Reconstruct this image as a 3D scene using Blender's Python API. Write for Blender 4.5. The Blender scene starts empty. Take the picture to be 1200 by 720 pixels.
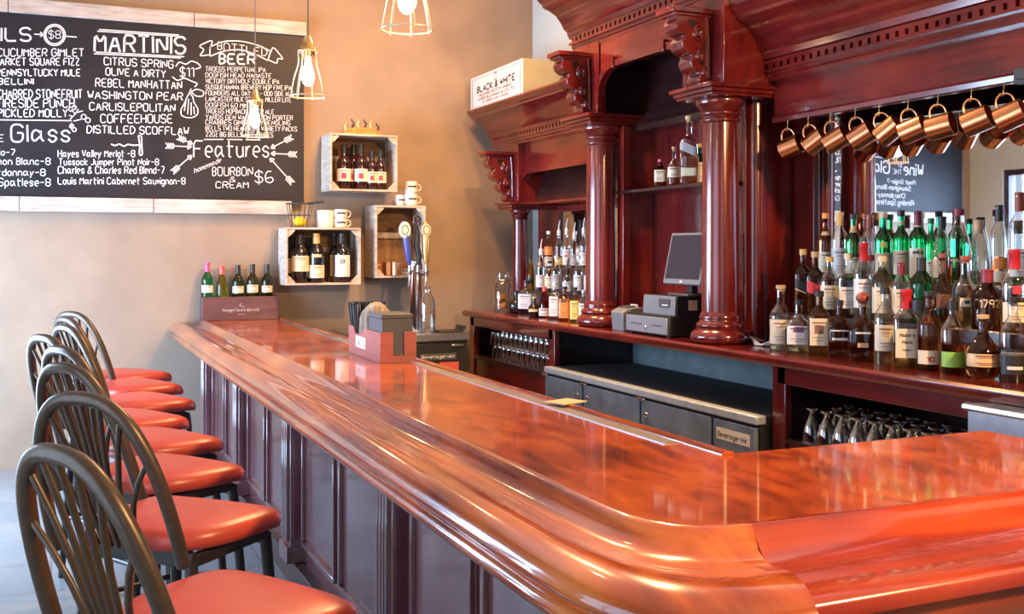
import bpy, bmesh, math, random
from mathutils import Matrix, Vector, Euler
random.seed(7)
C = bpy.context.scene
COL = C.collection
PI = math.pi
R_ = math.radians

# ------------------------------------------------------------------ camera, world, lights, exposure
FPX = 1250.0                       # focal length in pixels of the 1200 px wide frame
YAW = math.atan(540.0 / FPX)
CAM_H = 1.62
HORIZON = 292.0
cd = bpy.data.cameras.new('camera'); cam = bpy.data.objects.new('camera', cd); COL.objects.link(cam)
cam.location = (0, 0, CAM_H); cam.rotation_euler = (PI / 2, 0, -YAW)
cd.sensor_width = 36; cd.lens = FPX / 1200 * 36; cd.shift_y = (HORIZON - 360) / 1200; cd.clip_start = 0.05
C.camera = cam
C.view_settings.view_transform = 'Standard'; C.view_settings.look = 'None'
C.view_settings.gamma = 1; C.view_settings.use_curve_mapping = False
C.view_settings.exposure = -0.08
try:
    C.cycles.use_denoising = True
    C.cycles.sample_clamp_indirect = 4
    C.cycles.max_bounces = 10; C.cycles.transmission_bounces = 8
    C.cycles.caustics_refractive = False; C.cycles.caustics_reflective = False
except Exception:
    pass
w = bpy.data.worlds.new('daylight'); C.world = w; w.use_nodes = True
bg = w.node_tree.nodes['Background']; bg.inputs[0].default_value = (0.72, 0.84, 1.0, 1); bg.inputs[1].default_value = 1.0

def area(name, loc, rot, sx, sy, power, col):
    l = bpy.data.lights.new(name, 'AREA'); l.shape = 'RECTANGLE'; l.size = sx; l.size_y = sy
    l.energy = power; l.color = col
    o = bpy.data.objects.new(name, l); COL.objects.link(o); o.location = loc; o.rotation_euler = rot
    return o
DAY = (0.50, 0.71, 1.0); WARM = (1.0, 0.58, 0.25)
# daylight standing outside the windows of the left wall and of the street front
area('daylight_left', (-1.75, 6.9, 1.3), (0, -PI / 2, 0), 2.2, 2.7, 680, DAY)
area('daylight_left_front', (-1.75, 2.2, 1.55), (0, -PI / 2, 0), 2.4, 3.2, 112, DAY)
area('daylight_front', (-.3, -2.85, 1.8), (PI / 2, 0, 0), 1.7, 2.4, 18, DAY)
# warm ceiling lamps over the bartenders' aisle and the bar
for (x, y, p) in ((2.85, 5.25, 165), (2.35, 6.4, 70)):
    area('aisle_spot', (x, y, 4.05), (0, 0, 0), 0.16, 0.16, p, WARM)
# unseen warm light, added at right so the bar's edge shades the seats
wl = area('near_warm_light', (3.0, 0.3, 3.0), (0, 0, 0), 0.22, 0.22, 225, WARM)
wl.rotation_euler = Vector((-1.7, 3.6, -1.7)).to_track_quat('-Z', 'Y').to_euler()
area('ceiling_warm_fill', (0.6, 4.0, 4.12), (0, 0, 0), 3.5, 7.0, 14, (1.0, 0.72, 0.48))
area('wall_wash', (2.3, 6.9, 4.05), (R_(38), R_(4), 0), 0.5, 0.25, 62, (1.0, 0.43, 0.11))  # added light, warms the right part of the back wall

# ------------------------------------------------------------------ survey helpers (frame measures -> place)
SN, CS = math.sin(YAW), math.cos(YAW)
def ratio(u):
    s = (u - 600) / FPX
    return (SN + s * CS) / (CS - s * SN)
def yat(u, X): return X / ratio(u)
def xat(u, Y): return Y * ratio(u)
def dep(X, Y): return X * SN + Y * CS
def zat(v, X, Y): return CAM_H + (HORIZON - v) * dep(X, Y) / FPX

# ------------------------------------------------------------------ materials
def newmat(name):
    m = bpy.data.materials.new(name); m.use_nodes = True
    nt = m.node_tree; b = nt.nodes['Principled BSDF']
    return m, nt, b
def plain(name, col, rough=0.5, metal=0.0, coat=0.0, spec=0.5, vary=0.0, scale=8.0, bump=0.0):
    m, nt, b = newmat(name)
    b.inputs['Roughness'].default_value = rough; b.inputs['Metallic'].default_value = metal
    b.inputs['Coat Weight'].default_value = coat; b.inputs['Coat Roughness'].default_value = 0.08
    b.inputs['Specular IOR Level'].default_value = spec
    b.inputs['Base Color'].default_value = (*col, 1)
    if vary or bump:
        tc = nt.nodes.new('ShaderNodeTexCoord'); no = nt.nodes.new('ShaderNodeTexNoise')
        no.inputs['Scale'].default_value = scale; no.inputs['Detail'].default_value = 6
        nt.links.new(tc.outputs['Object'], no.inputs['Vector'])
        if vary:
            rp = nt.nodes.new('ShaderNodeValToRGB')
            rp.color_ramp.elements[0].position = 0.3; rp.color_ramp.elements[1].position = 0.7
            rp.color_ramp.elements[0].color = (*[c * (1 - vary) for c in col], 1)
            rp.color_ramp.elements[1].color = (*[min(1, c * (1 + vary)) for c in col], 1)
            nt.links.new(no.outputs['Fac'], rp.inputs['Fac']); nt.links.new(rp.outputs['Color'], b.inputs['Base Color'])
        if bump:
            bp = nt.nodes.new('ShaderNodeBump'); bp.inputs['Strength'].default_value = bump; bp.inputs['Distance'].default_value = 0.01
            nt.links.new(no.outputs['Fac'], bp.inputs['Height']); nt.links.new(bp.outputs['Normal'], b.inputs['Normal'])
    return m
def wood(name, dark, mid, light, stretch=(14, 1.2, 14), rough=0.25, coat=0.8, scale=1.6, dist=1.2, coatr=0.1, coat_ior=1.5):
    m, nt, b = newmat(name)
    tc = nt.nodes.new('ShaderNodeTexCoord'); mp = nt.nodes.new('ShaderNodeMapping')
    mp.inputs['Scale'].default_value = stretch
    n1 = nt.nodes.new('ShaderNodeTexNoise'); n1.inputs['Scale'].default_value = scale; n1.inputs['Detail'].default_value = 8; n1.inputs['Distortion'].default_value = dist
    n2 = nt.nodes.new('ShaderNodeTexNoise'); n2.inputs['Scale'].default_value = 2.2; n2.inputs['Detail'].default_value = 3
    mx = nt.nodes.new('ShaderNodeMath'); mx.operation = 'ADD'
    h = nt.nodes.new('ShaderNodeMath'); h.operation = 'MULTIPLY'; h.inputs[1].default_value = 0.5
    rp = nt.nodes.new('ShaderNodeValToRGB'); e = rp.color_ramp.elements
    e[0].position = 0.34; e[0].color = (*dark, 1); e[1].position = 0.66; e[1].color = (*light, 1)
    k = e.new(0.5); k.color = (*mid, 1)
    L = nt.links.new
    L(tc.outputs['Object'], mp.inputs['Vector']); L(mp.outputs['Vector'], n1.inputs['Vector']); L(tc.outputs['Object'], n2.inputs['Vector'])
    L(n1.outputs['Fac'], mx.inputs[0]); L(n2.outputs['Fac'], mx.inputs[1]); L(mx.outputs[0], h.inputs[0]); L(h.outputs[0], rp.inputs['Fac'])
    L(rp.outputs['Color'], b.inputs['Base Color'])
    b.inputs['Roughness'].default_value = rough; b.inputs['Coat Weight'].default_value = coat; b.inputs['Coat Roughness'].default_value = coatr; b.inputs['Coat IOR'].default_value = coat_ior
    return m
def glass(name, col, rough=0.0, ior=1.45):
    m, nt, b = newmat(name)
    b.inputs['Base Color'].default_value = (*col, 1); b.inputs['Transmission Weight'].default_value = .985
    b.inputs['Roughness'].default_value = rough; b.inputs['IOR'].default_value = ior
    return m
def sheet_glass(name, tint=(1, 1, 1), refl=0.12):
    m = bpy.data.materials.new(name); m.use_nodes = True; nt = m.node_tree; nt.nodes.clear()
    o = nt.nodes.new('ShaderNodeOutputMaterial'); t = nt.nodes.new('ShaderNodeBsdfTransparent'); g = nt.nodes.new('ShaderNodeBsdfGlossy')
    g.inputs['Roughness'].default_value = 0.02; t.inputs[0].default_value = (*tint, 1)
    x = nt.nodes.new('ShaderNodeMixShader'); x.inputs[0].default_value = refl
    nt.links.new(t.outputs[0], x.inputs[1]); nt.links.new(g.outputs[0], x.inputs[2]); nt.links.new(x.outputs[0], o.inputs[0])
    return m
def thin_glass(name, tint, blend, rough=0.02):
    m = bpy.data.materials.new(name); m.use_nodes = True; nt = m.node_tree; nt.nodes.clear()
    o = nt.nodes.new('ShaderNodeOutputMaterial'); t = nt.nodes.new('ShaderNodeBsdfTransparent'); g = nt.nodes.new('ShaderNodeBsdfGlossy')
    g.inputs['Roughness'].default_value = rough; t.inputs[0].default_value = (*tint, 1); g.inputs[0].default_value = (1, 1, 1, 1)
    lw = nt.nodes.new('ShaderNodeLayerWeight'); lw.inputs['Blend'].default_value = blend
    x = nt.nodes.new('ShaderNodeMixShader')
    nt.links.new(lw.outputs['Facing'], x.inputs[0]); nt.links.new(t.outputs[0], x.inputs[1]); nt.links.new(g.outputs[0], x.inputs[2]); nt.links.new(x.outputs[0], o.inputs[0])
    return m
def emit(name, col, s):
    m, nt, b = newmat(name)
    b.inputs['Base Color'].default_value = (*col, 1)
    b.inputs['Emission Color'].default_value = (*col, 1); b.inputs['Emission Strength'].default_value = s
    return m
M = {}
MAH = ((0.065, 0.0045, 0.006), (0.135, 0.0105, 0.010), (0.225, 0.023, 0.014))
M['mahogany'] = wood('mahogany', *MAH, stretch=(7, .8, 7), rough=.2)
M['mahogany_up'] = wood('mahogany upright', *MAH, stretch=(6, 6, 0.7), rough=.2)
M['bar_top'] = wood('bar top', (0.10, 0.009, 0.004), (0.43, 0.066, 0.008), (0.66, 0.15, 0.016), stretch=(3.0, 0.9, 3.0), rough=0.24, coat=0.7, scale=2.4, dist=2.5, coatr=0.05)
M['bar_rail'] = wood('bar rail', (0.15, 0.016, 0.006), (0.42, 0.075, 0.011), (0.68, 0.18, 0.024), stretch=(5, 0.8, 5), rough=0.2, coat=1.0, coatr=0.06)
M['bar_rail_x'] = wood('bar rail wing', (0.15, 0.010, 0.005), (0.34, 0.036, 0.008), (0.52, 0.075, 0.014), stretch=(0.8, 5, 5), rough=0.22, coat=0.9, coatr=0.06)
M['bar_front'] = wood('bar front', (0.10, 0.030, 0.038), (0.16, 0.050, 0.060), (0.22, 0.075, 0.085), stretch=(14, 14, 1.0), rough=0.22, coat=1.0, coatr=0.14, coat_ior=2.1)
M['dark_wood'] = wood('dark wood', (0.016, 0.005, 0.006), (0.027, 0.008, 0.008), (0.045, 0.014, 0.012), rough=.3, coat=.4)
M['caddy'] = wood('caddy wood', (0.32, 0.085, 0.07), (0.40, 0.115, 0.09), (0.48, 0.15, 0.115), rough=0.5, coat=0.1, stretch=(3, 3, 20))
M['wine_box'] = wood('wine box wood', (0.07, 0.028, 0.035), (0.11, 0.045, 0.05), (0.16, 0.07, 0.075), stretch=(2, 8, 16), rough=0.5, coat=0.2)
M['whitewash'] = wood('whitewashed wood', (0.28, 0.225, 0.185), (0.48, 0.42, 0.37), (0.62, 0.57, 0.53), stretch=(2.2, 8, 18), rough=0.7, coat=0)
M['crate'] = wood('crate slats', (0.30, 0.22, 0.16), (0.55, 0.45, 0.36), (0.72, 0.64, 0.55), stretch=(3, 3, 14), rough=0.7, coat=0)
M['crate_in'] = wood('crate back boards', (0.15, 0.075, 0.033), (0.27, 0.145, 0.065), (0.40, 0.22, 0.10), stretch=(2, 3, 14), rough=0.7, coat=0)
M['wall'] = plain('tan plaster', (0.31, 0.235, 0.175), 0.75, vary=0.10, scale=3, bump=0.08)
M['wall_pale'] = plain('pale plaster', (0.46, 0.53, 0.53), 0.8, vary=0.05, scale=3)
M['ceiling'] = plain('ceiling paint', (0.55, 0.5, 0.45), 0.8)
M['slate'] = plain('chalkboard slate', (0.015, 0.0145, 0.020), 0.5, vary=0.35, scale=2.5, spec=0.3)
M['chalk'] = plain('white chalk', (0.74, 0.75, 0.77), 0.9)
M['bronze'] = plain('dark bronze metal', (0.085, 0.062, 0.045), 0.36, metal=0.5, vary=0.15, scale=30)
M['vinyl'] = plain('coral vinyl', (0.46, 0.060, 0.040), 0.34, vary=0.08, scale=6, bump=0.06)
M['black_metal'] = plain('black leg', (0.018, 0.014, 0.014), 0.4)
M['black'] = plain('black plastic', (0.016, 0.016, 0.018), 0.4)
M['black_soft'] = plain('black mat', (0.024, 0.024, 0.032), 0.75, vary=0.3, scale=40)
M['grey_plastic'] = plain('grey plastic', (0.20, 0.215, 0.24), 0.4)
M['grey_dark'] = plain('charcoal plastic', (0.08, 0.085, 0.095), 0.4)
M['drawer_face'] = plain('drawer face', (0.30, 0.32, 0.36), 0.35, metal=0.3)
M['steel'] = plain('stainless steel', (0.60, 0.62, 0.66), 0.28, metal=1.0, vary=0.1, scale=25)
M['chrome'] = plain('chrome', (0.85, 0.86, 0.88), 0.08, metal=1.0)
M['cooler'] = plain('cooler door', (0.15, 0.20, 0.28), 0.42, metal=0.2, vary=0.25, scale=7)
M['grey_panel'] = plain('grey panel', (0.15, 0.20, 0.21), 0.6, vary=0.15, scale=10)
M['copper'] = plain('copper', (0.80, 0.36, 0.17), 0.24, metal=1.0, vary=0.08, scale=12)
M['brass'] = plain('brass', (0.80, 0.55, 0.22), 0.25, metal=1.0)
M['cage'] = plain('painted wire', (0.72, 0.62, 0.46), 0.35, metal=0.4)
M['bulb'] = emit('lit bulb', (1.0, 0.72, 0.38), 65)
M['cord'] = plain('grey cord', (0.12, 0.11, 0.11), 0.6)
M['mirror'] = plain('mirror glass', (0.80, 0.82, 0.86), 0.015, metal=1.0)
M['white'] = plain('white ceramic', (0.80, 0.79, 0.76), 0.2)
M['paper'] = plain('white paper', (0.66, 0.60, 0.54), 0.6)
M['cream'] = plain('cream paper', (0.78, 0.66, 0.44), 0.6)
M['ink'] = plain('black ink', (0.015, 0.013, 0.014), 0.6)
M['ink_red'] = plain('red ink', (0.5, 0.04, 0.03), 0.6)
M['lemon'] = plain('lemon peel', (0.95, 0.66, 0.02), 0.4, bump=0.2, scale=60)
M['orange'] = plain('orange slices', (0.85, 0.28, 0.03), 0.45, vary=0.3, scale=30)
M['wire'] = plain('black wire', (0.03, 0.03, 0.03), 0.5)
M['cardboard'] = plain('tan card', (0.30, 0.28, 0.19), 0.7, vary=0.06, scale=8)
M['cloth'] = plain('grey tan cloth', (0.30, 0.235, 0.165), 0.85, vary=0.25, scale=22, bump=0.3)
M['tile'] = None
M['screen'] = plain('dark screen', (0.035, 0.03, 0.042), 0.25)
M['red_label'] = plain('red label', (0.62, 0.10, 0.10), 0.5)
M['blue'] = plain('blue handle', (0.06, 0.08, 0.32), 0.25)
M['gold'] = plain('gold', (0.75, 0.50, 0.18), 0.3, metal=0.8)
M['g_clear'] = thin_glass('clear glass', (0.93, 0.95, 0.95), .38)
M['g_green'] = glass('green glass', (0.05, 0.42, 0.10))
M['g_bright'] = glass('bright green glass', (0.02, 0.62, 0.20))
M['g_olive'] = glass('olive glass', (0.13, 0.20, 0.02))
M['g_yellow'] = glass('yellow green glass', (0.50, 0.55, 0.05))
M['g_amber'] = glass('amber spirit', (0.66, 0.27, 0.07))
M['g_brown'] = glass('dark brown spirit', (0.36, 0.09, 0.025))
M['g_gold'] = glass('golden spirit', (0.97, 0.80, 0.45))
M['g_orange'] = glass('orange liqueur', (0.90, 0.30, 0.05))
M['g_red'] = glass('red liqueur', (0.6, 0.03, 0.03))
M['g_yel'] = glass('yellow liqueur', (0.95, 0.72, 0.08))
M['g_dark'] = plain('near black bottle', (0.012, 0.009, 0.010), 0.07, coat=0.6)
M['g_winered'] = plain('dark red wine bottle', (0.030, 0.008, 0.010), 0.07, coat=0.6)
M['g_ware'] = thin_glass('bar glassware', (0.93, 0.95, 0.97), .78)
M['pane'] = sheet_glass('window pane')
M['acrylic'] = sheet_glass('clear acrylic', (0.96, 0.96, 0.97), 0.10)
for nm, c in dict(c_black=(0.015, 0.014, 0.015), c_red=(0.55, 0.02, 0.03), c_maroon=(0.24, 0.015, 0.04), c_gold=(0.70, 0.45, 0.14), c_cork=(0.58, 0.38, 0.20),
                  c_orange=(0.80, 0.32, 0.06), c_wood=(0.30, 0.06, 0.03), c_white=(0.8, 0.8, 0.8), c_pink=(0.62, 0.09, 0.22), c_coral=(0.85, 0.12, 0.12),
                  c_cream=(0.72, 0.62, 0.42), c_green=(0.02, 0.16, 0.06), l_tan=(0.74, 0.52, 0.27), l_green=(0.30, 0.58, 0.08), l_white=(0.80, 0.79, 0.77),
                  l_cream=(0.80, 0.70, 0.50), l_black=(0.02, 0.02, 0.022), l_purple=(0.22, 0.08, 0.30), l_red=(0.58, 0.04, 0.06), l_orange=(0.85, 0.30, 0.06),
                  l_yellow=(0.85, 0.68, 0.18), l_brown=(0.22, 0.09, 0.06), l_grey=(0.45, 0.45, 0.47)).items():
    M[nm] = plain(nm.replace('c_', 'cap ').replace('l_', 'label '), c, 0.4)
def tile_mat():
    m, nt, b = newmat('grey floor tile')
    tc = nt.nodes.new('ShaderNodeTexCoord'); br = nt.nodes.new('ShaderNodeTexBrick')
    br.offset = 0; br.inputs['Scale'].default_value = 1; br.inputs['Brick Width'].default_value = 0.5; br.inputs['Row Height'].default_value = 0.5
    br.inputs['Mortar Size'].default_value = 0.004
    br.inputs['Color1'].default_value = (0.24, 0.26, 0.275, 1); br.inputs['Color2'].default_value = (0.21, 0.23, 0.245, 1); br.inputs['Mortar'].default_value = (0.12, 0.125, 0.13, 1)
    nt.links.new(tc.outputs['Object'], br.inputs['Vector']); nt.links.new(br.outputs['Color'], b.inputs['Base Color'])
    b.inputs['Roughness'].default_value = 0.35
    return m
M['tile'] = tile_mat()

# ------------------------------------------------------------------ mesh builder
class MB:
    def __init__(s): s.v = []; s.f = []; s.m = []; s.mi = 0
    def add(s, vs, fs, T=None):
        o = len(s.v)
        for p in vs:
            p = Vector(p); s.v.append(T @ p if T is not None else p)
        for f in fs: s.f.append([i + o for i in f]); s.m.append(s.mi)
        return s
    def box(s, x0, x1, y0, y1, z0, z1, T=None):
        vs = [(x, y, z) for z in (z0, z1) for y in (y0, y1) for x in (x0, x1)]
        return s.add(vs, [(0, 2, 3, 1), (4, 5, 7, 6), (0, 1, 5, 4), (2, 6, 7, 3), (0, 4, 6, 2), (1, 3, 7, 5)], T)
    def lathe(s, prof, n=24, T=None, shape=None, cap=True):
        vs = []; fs = []
        for (r, z) in prof:
            for k in range(n):
                a = 2 * PI * k / n
                x, y = r * math.cos(a), r * math.sin(a)
                if shape: x, y = shape(r, z, a)
                vs.append((x, y, z))
        for i in range(len(prof) - 1):
            for k in range(n):
                k2 = (k + 1) % n
                fs.append((i * n + k, i * n + k2, (i + 1) * n + k2, (i + 1) * n + k))
        if cap:
            fs.append(tuple(range(n))[::-1]); fs.append(tuple((len(prof) - 1) * n + k for k in range(n)))
        return s.add(vs, fs, T)
    def tube(s, pts, r, n=8, closed=False, T=None):
        pts = [Vector(p) for p in pts]; m = len(pts); rr = r if isinstance(r, (list, tuple)) else [r] * m
        vs = []; fs = []; up = None
        for i, p in enumerate(pts):
            if closed: t = pts[(i + 1) % m] - pts[i - 1]
            else: t = pts[min(i + 1, m - 1)] - pts[max(i - 1, 0)]
            t.normalize()
            if up is None:
                up = Vector((0, 0, 1)) if abs(t.z) < 0.9 else Vector((1, 0, 0))
            a = t.cross(up)
            if a.length < 1e-5: a = t.cross(Vector((0, 1, 0)))
            a.normalize(); b = a.cross(t).normalized(); up = b
            for k in range(n):
                an = 2 * PI * k / n
                vs.append(p + (a * math.cos(an) + b * math.sin(an)) * rr[i])
        for i in range(m if closed else m - 1):
            j = (i + 1) % m
            for k in range(n):
                k2 = (k + 1) % n
                fs.append((i * n + k, i * n + k2, j * n + k2, j * n + k))
        if not closed:
            fs.append(tuple(range(n))[::-1]); fs.append(tuple((m - 1) * n + k for k in range(n)))
        return s.add(vs, fs, T)
    def prism(s, poly, lo, hi, axis, T=None):
        # poly: 2D outline; axis 'x': (y,z), 'y': (x,z), 'z': (x,y)
        def P(a, b, c): return {'x': (c, a, b), 'y': (a, c, b), 'z': (a, b, c)}[axis]
        n = len(poly); vs = [P(a, b, lo) for a, b in poly] + [P(a, b, hi) for a, b in poly]
        fs = [tuple(range(n)), tuple(range(2 * n - 1, n - 1, -1))] + [(i, (i + 1) % n, n + (i + 1) % n, n + i) for i in range(n)]
        return s.add(vs, fs, T)
    def loft(s, rings, closed_ring=True, cap=True, T=None):
        n = len(rings[0]); vs = [p for r in rings for p in r]; fs = []
        for i in range(len(rings) - 1):
            for k in range(n if closed_ring else n - 1):
                k2 = (k + 1) % n
                fs.append((i * n + k, i * n + k2, (i + 1) * n + k2, (i + 1) * n + k))
        if cap: fs.append(tuple(range(n))[::-1]); fs.append(tuple((len(rings) - 1) * n + k for k in range(n)))
        return s.add(vs, fs, T)
    def pieces(s):
        # one builder per 8-corner box
        out = []
        for i in range(0, len(s.v), 8):
            m = MB(); m.v = s.v[i:i + 8]; m.f = [[k - i for k in f] for f in s.f if i <= f[0] < i + 8]; m.m = [0] * len(m.f); out.append(m)
        return out
    def build(s, name, mats, parent=None, bevel=0, smooth=38, loc=None, rz=0, recalc=True, segs=2):
        me = bpy.data.meshes.new(name)
        me.from_pydata([tuple(p) for p in s.v], [], s.f)
        if not isinstance(mats, (list, tuple)): mats = [mats]
        for m in mats: me.materials.append(M[m] if isinstance(m, str) else m)
        me.polygons.foreach_set('material_index', s.m)
        if recalc:
            bm = bmesh.new(); bm.from_mesh(me); bmesh.ops.recalc_face_normals(bm, faces=bm.faces); bm.to_mesh(me); bm.free()
        if smooth:
            me.shade_smooth(); me.set_sharp_from_angle(angle=R_(smooth))
        me.update()
        o = bpy.data.objects.new(name, me); COL.objects.link(o)
        if parent: o.parent = parent
        if loc is not None: o.location = loc
        o.rotation_euler.z = rz
        if bevel:
            b = o.modifiers.new('bevel', 'BEVEL'); b.width = bevel; b.segments = segs; b.limit_method = 'ANGLE'; b.angle_limit = R_(40)
        return o
def tag(o, label, cat, group=None, kind=None):
    o['label'] = label; o['category'] = cat
    if group: o['group'] = group
    if kind: o['kind'] = kind
    return o
def thing(name, label, cat, loc=(0, 0, 0), rz=0, group=None):
    o = bpy.data.objects.new(name, None); COL.objects.link(o); o.location = loc; o.rotation_euler = (0, 0, rz); o.empty_display_size = 0.1
    return tag(o, label, cat, group)
def struct(o, label=None):
    o['kind'] = 'structure'
    if label: o['label'] = label
    return o
def dup(root, loc, rz=None, label=None):
    def cp(o, parent):
        c = o.copy(); COL.objects.link(c)
        if parent: c.parent = parent
        for ch in o.children: cp(ch, c)
        return c
    r = cp(root, None); r.location = loc
    if rz is not None: r.rotation_euler = (0, 0, rz)
    if label: r['label'] = label
    return r
def TR(loc=(0, 0, 0), rot=(0, 0, 0), sc=(1, 1, 1)):
    return Matrix.Translation(loc) @ Euler(rot).to_matrix().to_4x4() @ Matrix.Diagonal((*sc, 1))

# ------------------------------------------------------------------ hand lettering (single-stroke glyphs)
GL = {'A': '022842 1434', 'B': '02082837362505 2534332202', 'C': '47381807031232 43'.replace(' ', ''), 'D': '0208284644220 2'.replace(' ', ''), 'E': '48080242 0535', 'F': '480802 0535',
      'G': '47381807031232434525', 'H': '0802 4842 0545', 'I': '0802', 'J': '38331203', 'K': '0802 480542', 'L': '080242', 'M': '0208254842', 'N': '02084248',
      'O': '180703123243473818', 'P': '02083847463505', 'Q': '180703123243473818 2442', 'R': '02083847463505 2542', 'S': '473818070615354443321203', 'T': '0848 2822', 'U': '080312324348',
      'V': '082248', 'W': '0812263248', 'X': '0842 4802', 'Y': '082548 2522', 'Z': '08480242',
      '0': '180703123243473818', '1': '072822', '2': '0718384746 0242'.replace(' ', ''), '3': '0718384746352535443321203'[:-1], '4': '323804 44'.replace(' ', ''), '5': '48080535444332120 3'.replace(' ', ''),
      '6': '3818060312324344350 4'.replace(' ', ''), '7': '084812', '8': '180706153546473818 1504031232434435', '9': '45150607183847 4332'.replace(' ', ''),
      '$': '473818070615354443321203 2921', '&': '4216172837360403122244', '-': '0535', '.': '0213', "'": '1817', '|': '0902',
      'a': '352616050312233 4 363342'.replace('233 4 ', '2334 '), 'b': '0802 0516263533221203', 'c': '3526160503122233', 'd': '3832 3526160503122233', 'e': '04343526160503122 2'.replace(' ', ''),
      'f': '38281712 0626', 'g': '3631201001 3526160503122233', 'h': '0802 0516263532', 'i': '0602 0807', 'j': '161100 1817', 'k': '0802 360432', 'l': '0802',
      'm': '0602 05162522 25364542', 'n': '0602 0516263532', 'o': '160503122233352616', 'p': '0600 0516263533221203', 'q': '3630 3526160503122233', 'r': '0602 041626',
      's': '3526160514243322 1203'.replace(' ', ''), 't': '18131222 0636', 'u': '0603122233 3632', 'v': '061226', 'w': '0612253246', 'x': '0632 3602', 'y': '0612 3600', 'z': '06360232'}
def glyph(ch):
    s = GL.get(ch)
    if s is None: return [], 2
    st = []
    for part in s.split():
        st.append([(int(part[i]), int(part[i + 1]) - 2) for i in range(0, len(part) - 1, 2)])
    return st, max(max(p[0] for p in q) for q in st)
def chaikin(p):
    if len(p) < 3: return p
    out = [p[0]]
    for a, b in zip(p, p[1:]):
        out.append((a[0] * .8 + b[0] * .2, a[1] * .8 + b[1] * .2)); out.append((a[0] * .2 + b[0] * .8, a[1] * .2 + b[1] * .8))
    out.append(p[-1]); return out
def ribbon(mb, pts, wid, fmap):
    P = [Vector((a, b)) for a, b in pts]; n = len(P)
    if n < 2: return
    L = []
    for i in range(n):
        t = (P[min(i + 1, n - 1)] - P[max(i - 1, 0)])
        if t.length < 1e-7: t = Vector((1, 0))
        t.normalize(); nn = Vector((-t.y, t.x)) * wid / 2
        L.append((P[i] + nn, P[i] - nn))
    vs = []; fs = []
    for a, b in L: vs += [fmap(a.x, a.y), fmap(b.x, b.y)]
    for i in range(n - 1): fs.append((2 * i, 2 * i + 1, 2 * i + 3, 2 * i + 2))
    mb.add(vs, fs)
def text_strokes(txt, cap_h, width=None, gap=1.5, jit=0.0, smooth=True):
    x = 0; out = []
    for ch in txt:
        if ch == ' ': x += 2.6; continue
        st, wdt = glyph(ch)
        for q in st:
            q2 = [(x + a + random.uniform(-jit, jit), b + random.uniform(-jit, jit)) for a, b in q]
            out.append(chaikin(q2) if smooth else q2)
        x += wdt + gap
    tot = max(x - gap, 1)
    sy = cap_h / 6.0; sx = (width / tot) if width else sy
    return [[(a * sx, b * sy) for a, b in q] for q in out], tot * sx
def write(mb, txt, fmap, cap_h, width=None, stroke=0.006, jit=0.12, center=False, gap=1.5):
    st, tw = text_strokes(txt, cap_h, width, jit=jit, gap=gap)
    dx = -tw / 2 if center else 0
    for q in st: ribbon(mb, [(a + dx, b) for a, b in q], stroke, fmap)

# ================================================================== SETTING
YB = 8.68; XR = 3.95; XL = -1.45; YF = -2.6; ZC = 4.15
def wall_with_holes(axis, pos, thick, a0, a1, holes):
    # slab wall in the plane axis=pos; holes: (a0,a1,z0,z1)
    mb = MB(); cuts = sorted(holes)
    def bx(p0, p1, z0, z1):
        if axis == 'x': mb.box(pos, pos + thick, p0, p1, z0, z1)
        else: mb.box(p0, p1, pos, pos + thick, z0, z1)
    cur = a0
    for (h0, h1, z0, z1) in cuts:
        bx(cur, h0, 0, ZC)
        if z0 > 0: bx(h0, h1, 0, z0)
        bx(h0, h1, z1, ZC); cur = h1
    bx(cur, a1, 0, ZC)
    return mb
struct(MB().box(XL - .2, XR + .2, YF - .2, YB + .2, -0.1, 0).build('floor', 'tile', smooth=0), 'pale grey tiled floor')
struct(MB().box(XL - .2, XR + .2, YF - .2, YB + .2, ZC, ZC + .1).build('ceiling', 'ceiling', smooth=0), 'ceiling above the bar')
struct(MB().box(XL - .2, XR + .2, YB, YB + .15, 0, ZC).build('wall_back', 'wall', smooth=0), 'tan back wall behind the chalkboard')
struct(MB().box(XR, XR + .15, YF - .2, YB, 0, ZC).build('wall_right', 'wall_pale', smooth=0), 'pale wall behind the back bar')
HL = [(0.6, 3.8, 0.35, 2.75), (5.55, 8.25, 0.15, 2.45)]
HF = [(-1.2, 0.6, 0.6, 3.1)]
struct(wall_with_holes('x', XL - .15, .15, YF - .2, YB, HL).build('wall_left', 'wall_pale', smooth=0))
struct(wall_with_holes('y', YF - .15, .15, XL - .2, XR + .2, HF).build('wall_front', 'wall_pale', smooth=0))
def window(n, axis, pos, a0, a1, z0, z1, nm):
    f = MB()
    def bx(mb, p0, p1, q0, q1, d0=-.05, d1=.05):
        if axis == 'x': mb.box(pos + d0, pos + d1, p0, p1, q0, q1)
        else: mb.box(p0, p1, pos + d0, pos + d1, q0, q1)
    bx(f, a0, a1, z0, z0 + .06); bx(f, a0, a1, z1 - .06, z1)
    for k in range(nm + 1):
        c = a0 + (a1 - a0) * k / nm; c = min(max(c, a0 + .03), a1 - .03); bx(f, c - .03, c + .03, z0 + .06, z1 - .06)
    root = struct(f.build('window_%d' % n, 'dark_wood', smooth=0))
    g = MB(); bx(g, a0 + .05, a1 - .05, z0 + .05, z1 - .05, -.004, .004)
    g.build('window_pane', 'pane', root, smooth=0)
window(1, 'x', XL - .075, *HL[0], 3); window(2, 'x', XL - .075, *HL[1], 3); window(3, 'y', YF - .075, *HF[0], 2)

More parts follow.
